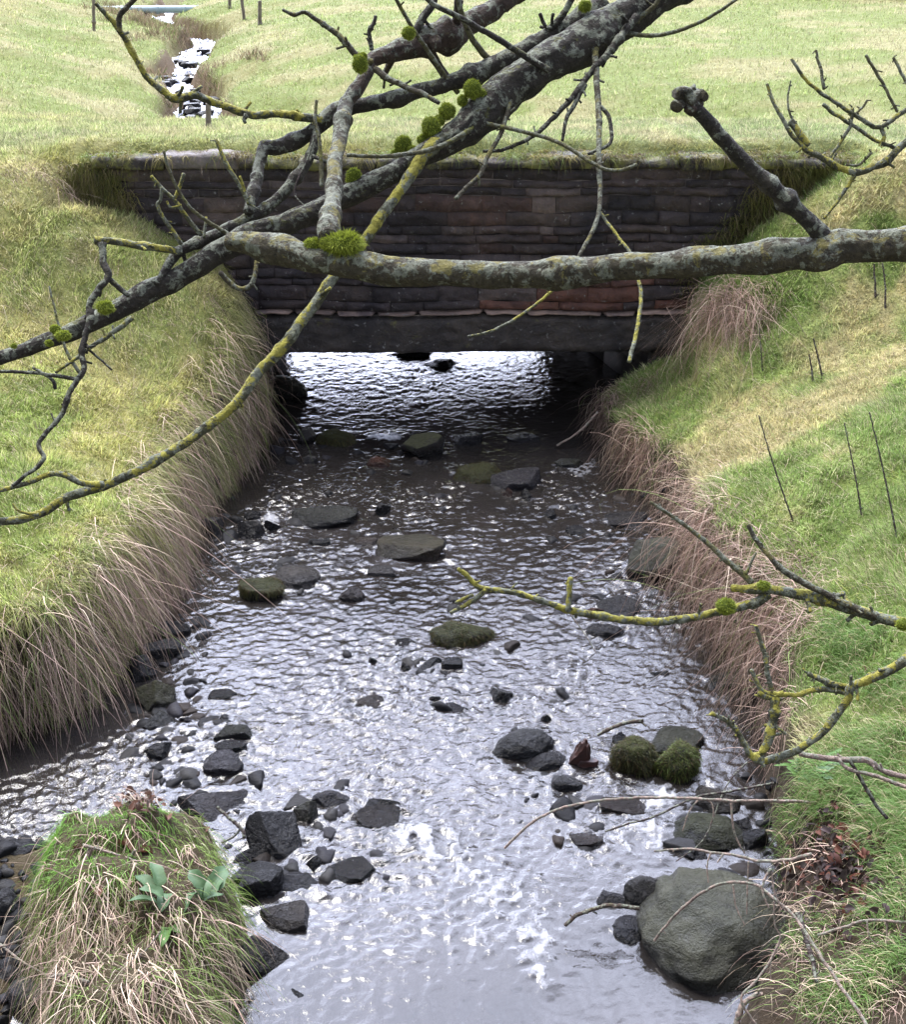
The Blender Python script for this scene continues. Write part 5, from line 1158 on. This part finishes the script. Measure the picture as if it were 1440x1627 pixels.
dead([(885, 708), (915, 690), (935, 672), (950, 655)], zc_at(885, 708, .02), zc_at(950, 655, .25), 3, 4, 'bare crooked twig slanting into the calm water from the tussock bank')
dead([(1225, 1180), (1160, 1240), (1120, 1330), (1075, 1368)], zc_at(1225, 1200, .3), zc_at(1120, 1350, .15), 2.5, 2, 'dark wiry twig behind the moss-capped stone', (), M_STEM)
dead([(950, 1168), (975, 1155), (1000, 1147), (1022, 1146)], zc_at(950, 1168, .03), zc_at(1022, 1146, .08), 5, 7, 'reddish wet stick lodged above the two mossy stones', (), M_BARKR, 'dead_stick')
dead([(345, 1282), (365, 1300), (385, 1318), (388, 1330)], zc_at(345, 1282, .2), zc_at(388, 1330, .15), 5, 6, 'short black stick leaning on the heap of angular stones', (([(385, 1314), (370, 1330), (352, 1338)], 4, 3),), M_STEM, 'dead_stick')
# straw stalks on the clump
for pts, lb, w in (([(215, 1350), (180, 1400), (110, 1450), (40, 1490), (-20, 1510)], 'long bleached stalk trailing from the heart of the grassy clump to the shore', 5), ([(132, 1342), (175, 1354), (218, 1368)], 'short straight straw pointing at a brown leaf on the clump', 5), ([(214, 1372), (160, 1415), (90, 1465), (35, 1508)], 'pale split stalk just under the long bleached one', 5),
                   ([(145, 1348), (125, 1385), (100, 1430), (60, 1480)], 'pale flat reed blade folded at the heart of the clump', 9), ([(0, 1500), (40, 1530), (75, 1548)], 'pale straw crossing the shore stones toward the clump', 4), ([(150, 1360), (165, 1400), (175, 1450), (198, 1498)], 'limp straw hanging down the middle of the clump', 4), ([(255, 1480), (225, 1515), (180, 1545)], 'thin stiff straw low on the clump below the broad leaves', 3),
                   ([(282, 1290), (298, 1312), (310, 1330)], 'white straw at the shoulder of the clump beside the purplish slab', 5), ([(75, 1548), (110, 1556), (140, 1570), (130, 1600), (120, 1640)], 'thick drooping sheath of straw at the foot of the clump', 8), ([(140, 1560), (100, 1548), (78, 1560), (80, 1610), (70, 1640)], 'bleached bent straw beside the thick drooping sheath', 6)):
    c = hit(*pts[0]); c2 = hit(*pts[-1]) if pts[-1][1] < 1627 else hit(pts[-1][0], 1626)
    d0_ = proj(*c)[2]-.05; d1_ = proj(*c2)[2]-.05
    dead(pts, d0_, min(d1_, d0_+.2), w, w*.6, lb, (), M_DTWIG, 'dry_stalk')

# ------------------------------------------------------------------ rusty wood stump, leaves, plants
st = hit(922, 1214, 3, 6); c = P(922, 1217, 0)
e = empty('wood_stump', c, 'rusty red-brown splintered stump of wood standing in the water', 'driftwood')
M_RUST = simple('rusty_wood', (.010, .007, .006), (.055, .020, .014), 26, .5)
v = rock('angular', 5151)*np.array([.046, .030, .085]); u_ = v[:, 2]/.085; v[:, 0] += .016*u_ + .012*np.sin(v[:, 1]*160)*(u_ > .1)*u_; v[:, 2] += .020*np.where(u_ > .2, fb3(v*30, 1., 2, 8), 0)*np.clip(u_, 0, 1); v[:, 0] *= 1-.45*np.clip(u_, 0, 1)
mk('stump', v + c + np.array([0, .02, .035]), None, ICF4, M_RUST, e)
v = rock('slab', 5152)*np.array([.05, .03, .025]); mk('stump_foot', v + c + np.array([.03, .015, .008]), None, ICF4, M_RUST, e)
def leaf_mesh(length, width, cup=.15, arch=.3, lobes=0, nu=9, nv=5, seed=0):
    rg = random.Random(seed); u = np.linspace(0, 1, nu); vv = np.linspace(-1, 1, nv); U, Vv = np.meshgrid(u, vv, indexing='ij')
    w = width*np.sin(np.clip(U, 0, 1)**.75*math.pi)**.8*(1 + .18*np.sin(U*lobes*math.pi+rg.random()))*.5
    X = Vv*w; Y = U*length; Z = cup*np.abs(Vv)*w*2 + arch*length*(U - U*U*1.6) + .02*length*np.sin(U*9+Vv*3)
    return np.stack([X, Y, Z], -1).reshape(-1, 3), grid_faces(nu, nv)
def place(v, loc, az, tilt, roll=0):
    cr_, sr_2 = math.cos(roll), math.sin(roll); v = np.stack([v[:, 0]*cr_+v[:, 2]*sr_2, v[:, 1], -v[:, 0]*sr_2+v[:, 2]*cr_], 1)
    ct, s_t = math.cos(tilt), math.sin(tilt); v = np.stack([v[:, 0], v[:, 1]*ct - v[:, 2]*s_t, v[:, 1]*s_t + v[:, 2]*ct], 1)
    ca, sa = math.cos(az), math.sin(az); v = np.stack([v[:, 0]*ca - v[:, 1]*sa, v[:, 0]*sa + v[:, 1]*ca, v[:, 2]], 1)
    return v + np.array(loc)
def rosette(px, py, leaves, label, mt, seed):
    c = hit(px, py); e = empty('broadleaf_plant', c, label, 'plant', 'broad-leaved plants on the clump'); rg = random.Random(seed)
    for k, (lx, ly, ln, wd) in enumerate(leaves):
        tip = hit(lx, ly); tip[2] += .015; d = tip - c; az = math.atan2(-d[0], d[1]); L_ = ln
        base = tip - np.array([-math.sin(az), math.cos(az), 0])*L_*.55
        v, q = leaf_mesh(L_, wd, .25, .2, 3, 10, 5, seed+k)
        v = place(v, base + np.array([0, 0, .02]), az, rg.uniform(.0, .5), rg.uniform(-.5, .5))
        s_v, s_q, s_t = tube([[*c, .0022], [*((c+base)/2+np.array([0, 0, .02])), .002], [*(base+np.array([0, 0, .02])), .0016]], seed+k, 6, .05)
        o = mk('leaf', v, q, None, mt, e); mk('stalk', s_v, s_q, s_t, mt, e)
rosette(262, 1440, [(232, 1420, .10, .05), (250, 1405, .10, .052), (226, 1450, .09, .042), (262, 1447, .07, .05), (240, 1436, .08, .045)], 'grey-green broad-leaved plant in the middle of the clump', M_LEAF, 5)
rosette(322, 1432, [(350, 1408, .11, .065), (312, 1412, .08, .05), (328, 1428, .07, .055), (300, 1448, .09, .055), (338, 1440, .09, .04), (345, 1420, .08, .05)], 'broad-leaved plant at the water side of the clump with a large rounded leaf', M_LEAF, 25)
rosette(270, 1485, [(265, 1502, .09, .04), (277, 1490, .06, .035)], 'single bright green leaf pair lower on the clump', M_LEAF2, 45)
# dead leaves
for k, (px, py, w, mt_, lb) in enumerate(((75, 1392, 22, 0, 'narrow rusty leaf on the bright green side of the clump'), (205, 1355, 34, 0, 'wide dark brown leaf beside the short straight straw'), (226, 1362, 30, 0, 'orange-brown forked leaf at the end of the short straight straw'), (268, 1308, 24, 0, 'dark red leaf at the upper shoulder of the clump'),
        (328, 1328, 18, 0, 'tiny red leaf standing at the rim of the clump by the water'), (150, 1425, 34, 0, 'crumpled maroon leaf at the heart of the clump'), (120, 1355, 26, 0, 'purple-brown leaf next to the folded reed blade'), (22, 1448, 16, 0, 'dark red leaf on the shore behind the clump'), (108, 1552, 30, 0, 'orange-brown curled leaf at the foot of the clump'),
        (315, 1500, 20, 1, 'pale fawn leaf low on the water side of the clump'), (166, 1262, 30, 0, 'brown leaf at the crest of the clump'), (222, 1285, 30, 0, 'brown leaf tangled in straw at the crest of the clump'), (245, 1265, 24, 0, 'dark leaf at the crest nearest the purplish slab'), (285, 1390, 22, 0, 'brown leaf above the broad-leaved plants'), (1370, 1068, 16, 0, 'small orange leaf in the bank grass under the yellow-lichened branch'), (378, 1500, 18, 0, 'reddish leaf hanging at the water rim of the clump'))):
    c = hit(px, py); zc = proj(*c)[2]; r = w/FP*zc
    v, q = leaf_mesh(r*.85, r*.5, random.uniform(.3, .9), random.uniform(-.3, .4), 3, 10, 6, k)
    v = place(v - np.array([0, r*.6, 0]), (0, 0, 0), random.uniform(0, 6.28), random.uniform(-.3, .6), random.uniform(-.6, .6)); v[:, 2] += .022
    o = mk('dead_leaf', v, q, None, (M_BROWN, M_PALELEAF)[mt_]); o.location = tuple(c); tag(o, lb, 'leaf', 'dead leaves on the clump and bank')
# heap of litter and roots caught behind the huge boulder
V, Q, C_ = [], [], []; b = 0
for k in range(520):
    px, py = random.gauss(1322, 42), random.gauss(1385, 45)
    c = hit(px, py); r = random.uniform(.012, .036); v, q = leaf_mesh(r*1.3, r*.8, random.uniform(.2, 1), random.uniform(-.4, .4), 3, 7, 4, k)
    v = place(v, c + np.array([0, -.01, random.uniform(0, .09)]), random.uniform(0, 6.28), random.uniform(-.9, .9), random.uniform(-1, 1)); V.append(v); Q.append(q+b); b += len(v)
    C_.append(np.tile(np.array(random.choice([(.06, .035, .028), (.10, .04, .03), (.15, .06, .04), (.07, .05, .05), (.04, .027, .02), (.03, .022, .018)]))*random.uniform(.6, 1.2), (len(v), 1)))
for k in range(110):
    px, py = random.gauss(225, 32), random.gauss(1276, 13)
    c = hit(px, py); r = random.uniform(.012, .03); v, q = leaf_mesh(r*1.3, r*.8, random.uniform(.2, 1), random.uniform(-.4, .4), 3, 7, 4, k)
    v = place(v, c + np.array([0, -.01, random.uniform(.01, .06)]), random.uniform(0, 6.28), random.uniform(-.9, .9), random.uniform(-1, 1)); V.append(v); Q.append(q+b); b += len(v)
    C_.append(np.tile(np.array(random.choice([(.09, .05, .035), (.12, .055, .035), (.06, .04, .03)]))*random.uniform(.6, 1.2), (len(v), 1)))
tag(mk('leaf_litter', np.vstack(V), np.vstack(Q), None, M_DEAD, col=np.vstack(C_)), kind='stuff')
RTL = []
for k in range(60):
    px, py = random.gauss(1315, 55), random.gauss(1370, 55); c = hit(px, py); n = 5
    r = np.repeat(c[None], n, 0) + rng.normal(0, .02, (n, 3)); r[:, 2] += .03; az = rng.uniform(0, 6.28, n)
    RTL.append(blades(r, np.stack([np.cos(az), np.sin(az)-.3, rng.uniform(-.2, .7, n)], 1), rng.uniform(.08, .2, n), np.full(n, .0035), rng.uniform(.6, 1.6, n), 7, dead_cols(n, .5, 0)*1.1, None, .25))
for k in range(170):   # rootlets of the eroded lower bank
    px, py = random.uniform(1235, 1440), random.uniform(1430, 1627); c = hit(px, py); n = 8
    r = np.repeat(c[None], n, 0) + rng.normal(0, .02, (n, 3)); az = rng.normal(-2.2, .9, n)
    RTL.append(blades(r, np.stack([np.cos(az), np.sin(az), rng.uniform(-.1, .9, n)], 1), rng.uniform(.06, .18, n), np.full(n, .0028), rng.uniform(.8, 1.8, n), 6, dead_cols(n, .3, .2), None, .25))
for k in range(190):   # straw draped over the clump
    px, py = random.gauss(170, 95), random.gauss(1480, 110)
    if not (10 < px < 375 and 1250 < py < 1627): continue
    c = hit(px, py); n = 7
    if c[2] < .05: continue
    r = np.repeat(c[None], n, 0) + rng.normal(0, .012, (n, 3)); r[:, 2] += .02; az = rng.normal(-1.6, .7, n)
    RTL.append(blades(r, np.stack([np.cos(az), np.sin(az), rng.uniform(.1, .9, n)], 1), rng.uniform(.07, .20, n), np.full(n, .0034), rng.uniform(.9, 1.6, n), 7, dead_cols(n, .3, .1)*1.1, None, .25, .7))
for k in range(70):    # tangle at the crest of the clump
    px, py = random.gauss(205, 40), random.gauss(1272, 12); c = hit(px, py); n = 7
    r = np.repeat(c[None], n, 0) + rng.normal(0, .02, (n, 3)); r[:, 2] += .01; az = rng.uniform(0, 6.28, n)
    RTL.append(blades(r, np.stack([np.cos(az), np.sin(az), rng.uniform(.2, 1.4, n)], 1), rng.uniform(.05, .12, n), np.full(n, .0034), rng.uniform(.7, 1.8, n), 6, dead_cols(n, .6, 0)*.8, None, .3))
v, q, t, c = merge(RTL); tag(mk('straw_litter', v, q, t, M_DEAD, col=c), kind='stuff')
# fern-like herb at the bank
c0 = hit(1275, 1240); fern = empty('leafy_herb', c0, 'pale green feathery herb on the bank under the yellow-lichened branch', 'plant')
for k in range(13):
    tx, ty = 1275 + random.uniform(-45, 70), 1240 + random.uniform(-35, 22); tip = hit(tx, ty) + np.array([0, -.02, .07]); V, Q = [], []; b = 0
    mid = (c0+tip)/2 + np.array([0, 0, .03]); pts = catmull([[*c0], [*mid], [*tip]], .012)
    for i in range(2, len(pts)):
        for sgn in (-1, 1):
            dd = pts[i]-pts[i-1]; az = math.atan2(-dd[0], dd[1]) + sgn*1.0; ln = .035*(1-.6*i/len(pts))
            v, q = leaf_mesh(ln, ln*.55, .2, .1, 5, 5, 3, i); v = place(v, pts[i], az, random.uniform(-.1, .4)); V.append(v); Q.append(q+b); b += len(v)
    mk('frond', np.vstack(V), np.vstack(Q), None, M_LEAF2 if k % 3 else M_LEAF, fern)
# standing dark weed stalks on the right bank and a few on the left
for pts, w, lb in (([(1262, 832), (1240, 770), (1222, 715), (1206, 660)], 3, 'tall dark weed stalk nearest the water on the right bank'), ([(1370, 822), (1362, 770), (1352, 720), (1342, 672)], 3, 'faint reddish weed stalk in the pale grass, the middle one of three'), ([(1427, 862), (1415, 800), (1400, 730), (1382, 655)], 3.5, 'tallest black weed stalk, outermost on the right bank'),
        ([(1307, 602), (1302, 575), (1293, 538)], 3.5, 'short black stalk standing behind the small black one on the bright slope'), ([(1292, 606), (1290, 585), (1286, 563)], 3.5, 'small black stalk low on the bright slope'), ([(1392, 487), (1391, 455), (1389, 420)], 4, 'dark stalk just under the level branch, inner of the pair'), ([(1407, 490), (1407, 455), (1403, 418)], 3.5, 'dark stalk just under the level branch, outer of the pair'),
        ([(1212, 590), (1210, 560), (1207, 522)], 2, 'thin brown stalk beside the upper tussock'), ([(1400, 1135), (1425, 1150), (1432, 1215)], 3, 'dark stem crossing the bright grass low on the bank')):
    a = hit(*pts[0]); D = proj(*a)[2]; e = empty('weed_stalk', a, lb, 'stalk', 'weed stalks on the banks')
    limb('stem', pts, D, D-.02, w, w*.6, M_STEM, e, 7, spurs=3, bend=.6)
# fence posts of the far field
for k, (px, yt, yb, w, lb) in enumerate(((178/2+60, -5, 50, 5, 'weathered fence post on the slope above the pipe'), (365, -5, 15, 5, 'fence post, first of three beyond the pipe'), (388, -3, 32, 5, 'leaning fence post, middle of three beyond the pipe'), (413, 2, 40, 6, 'fence post nearest the stream-side rushes, last of three beyond the pipe'), (331, 165, 205, 9, 'short wooden stub post on the turf of the bridge'))):
    a = hit(px, yb); D = proj(*a)[2]; t_ = PY(px-(4 if k in (2,) else 0), yt, a[1])
    r_ = w/FP*D/2; e = empty('fence_post', a, lb, 'post', 'old wooden posts')
    v, q, t = tube([[a[0], a[1], a[2]-.05, r_*1.05], [*((a+t_)/2), r_], [*t_, r_*.95]], k+3, 10, .12, 1, .4, .2); mk('post', v, q, t, M_POST, e)
# pipe over the gully
a = PY(200, 16, 27.5); b_ = PY(338, 15, 27.5)
pp = empty('pipe_bridge', a, 'pale blue-green pipe carried level across the distant gully', 'pipe')
v, q, t = tube([[a[0]-.9, a[1], a[2], .075], [*a, .075], [*((a+b_)/2), .075], [*b_, .075], [b_[0]+.05, b_[1], b_[2], .075]], 3, 16, .0, 0, 0, .1); mk('pipe', v, q, t, M_PIPE, pp)
for x_ in np.linspace(a[0]+.1, b_[0]-.02, 4):
    v, q, t = tube([[x_-.03, a[1], a[2], .09], [x_+.03, a[1], a[2], .09]], 3, 16, .0, 0, 0, .1); mk('flange', v, q, t, M_PIPE, pp)
v, q = box(b_[0]-.25, b_[0]+.25, a[1]-.25, a[1]+.25, b_[2]-.8, b_[2]-.07, .01); mk('pier', v, q, None, M_DARKST, pp, smooth=False)
v, q = box(a[0]-.8, a[0]-.3, a[1]-.25, a[1]+.25, a[2]-.9, a[2]-.07, .01); mk('pier', v, q, None, M_DARKST, pp, smooth=False)
# dry stone wall along the top of the far field
fw = empty('field_wall', PY(1150, 8, 25.5), 'dark dry-stone field wall along the far top of the pasture', 'wall')
V, Q, C_ = [], [], []; b = 0; n = 34
for i in range(n):
    for r_ in range(5):
        t0 = (i + (r_ % 2)*.5)/n; t1 = t0 + 1/n; p0 = PY(860+600*t0, -4+18*t0, 27.5-3*t0); p1 = PY(860+600*t1, -4+18*t1, 27.5-3*t1)
        h = .16; z0 = p0[2]-.1+r_*h; o_ = random.uniform(-.03, .03)
        v = np.array([[p[0], p[1]+o_+e_, zz] for p in (p0, p1-.01*(p1-p0)) for e_ in (0, .35) for zz in (z0, z0+h-.015)]) + rng.normal(0, .012, (8, 3))
        _, q = box(0, 1, 0, 1, 0, 1); V.append(v); Q.append(q+b); b += 8; C_.append(np.tile(np.array([.09, .085, .085])*random.uniform(.6, 1.5), (8, 1)))
mk('masonry', np.vstack(V), np.vstack(Q), None, M_MASON, fw, col=np.vstack(C_), attrs={'moss': np.zeros(b)}, smooth=False)
# small dark molehill-like clod on the turf of the bridge

# moss and straggling turf over the coping
CP_ = []
for k in range(420):
    x = random.uniform(-2.4, 2.6); pxm = float(proj(np.array(x), np.array(YW), np.array(1.8))[0])
    g = float(fbm(np.array(x*2.1), np.array(.3), 3, 606))
    if 205 < pxm < 330 and random.random() < .8: continue
    if g < -.12 and random.random() < .75: continue
    n = 34; y0 = YW + random.uniform(-.02, .2) - .03*(g > .1); r = np.stack([x + rng.normal(0, .03, n), y0 + rng.normal(0, .02, n), np.full(n, 1.80 + random.uniform(0, .02))], 1)
    az = rng.uniform(0, 6.28, n); d = np.stack([np.cos(az)*.8, np.sin(az)*.6-.5, rng.uniform(.2, 1.1, n)], 1)
    cc = np.array(random.choice([(.20, .19, .04), (.15, .17, .035), (.26, .22, .08), (.12, .09, .05), (.18, .24, .06)]))*rng.uniform(.6, 1.4, (n, 1))
    CP_.append(blades(r, d, rng.uniform(.03, .095, n), np.full(n, .0048), rng.uniform(.6, 1.6, n), 4, cc, None, .2))
for k in range(260):     # moss climbing the wall at both ends
    x = random.choice([random.gauss(2.25, .25), random.gauss(2.0, .25), random.gauss(-2.3, .08)]); 
    base = float(H(np.array(min(x, 2.6)), np.array(YW-.05))); z = base + random.uniform(0, .28)
    if z > 1.75: continue
    n = 40; r = np.stack([x + rng.normal(0, .04, n), np.full(n, YW-.015), z + rng.normal(0, .03, n)], 1); az = rng.normal(-1.57, .8, n)
    cc = np.array(random.choice([(.14, .15, .035), (.20, .18, .05), (.10, .11, .03), (.26, .21, .11), (.07, .06, .03)]))*rng.uniform(.6, 1.4, (n, 1))
    CP_.append(blades(r, np.stack([np.cos(az), np.sin(az)*.7, rng.uniform(-.2, .9, n)], 1), rng.uniform(.02, .10, n), np.full(n, .0045), rng.uniform(.6, 1.6, n), 4, cc, None, .2))
v, q, t, c = merge(CP_); tag(mk('wall_moss', v, q, t, M_GRASS, col=c), kind='stuff')

# hair-like moss growing on the mossiest stones
for o, v, (ox, oy, oz), ms in MS:
    nrm = v/np.linalg.norm(v/np.abs(v).max(0), axis=1)[:, None]; k = (v[:, 2] > .012) & (rng.random(len(v)) < .99); idx = rng.choice(np.where(k)[0], 3400)
    nn_ = v[idx]/np.abs(v).max(0); nn_ /= np.linalg.norm(nn_, axis=1)[:, None]; n = len(idx)
    base = np.array([.050, .052, .016]) if 'greenest' not in o['label'] else np.array([.075, .10, .022])
    cc = base*rng.uniform(.3, 1.7, (n, 1)); br_ = (rng.random(n) < .25)[:, None]; cc = np.where(br_, np.array([.07, .045, .022])*rng.uniform(.5, 1.6, (n, 1)), cc)
    bv, bq, bt, bc = blades(v[idx] + rng.normal(0, .0015, (n, 3)), nn_*.6 + rng.normal(0, .35, (n, 3)) - np.array([0, 0, .15]), rng.uniform(.008, .028, n), np.full(n, .0022), rng.uniform(.6, 1.5, n), 3, cc, None, .2)
    mo_ = mk('moss', bv, bq, bt, M_GRASS, None, col=bc); mo_.parent = o
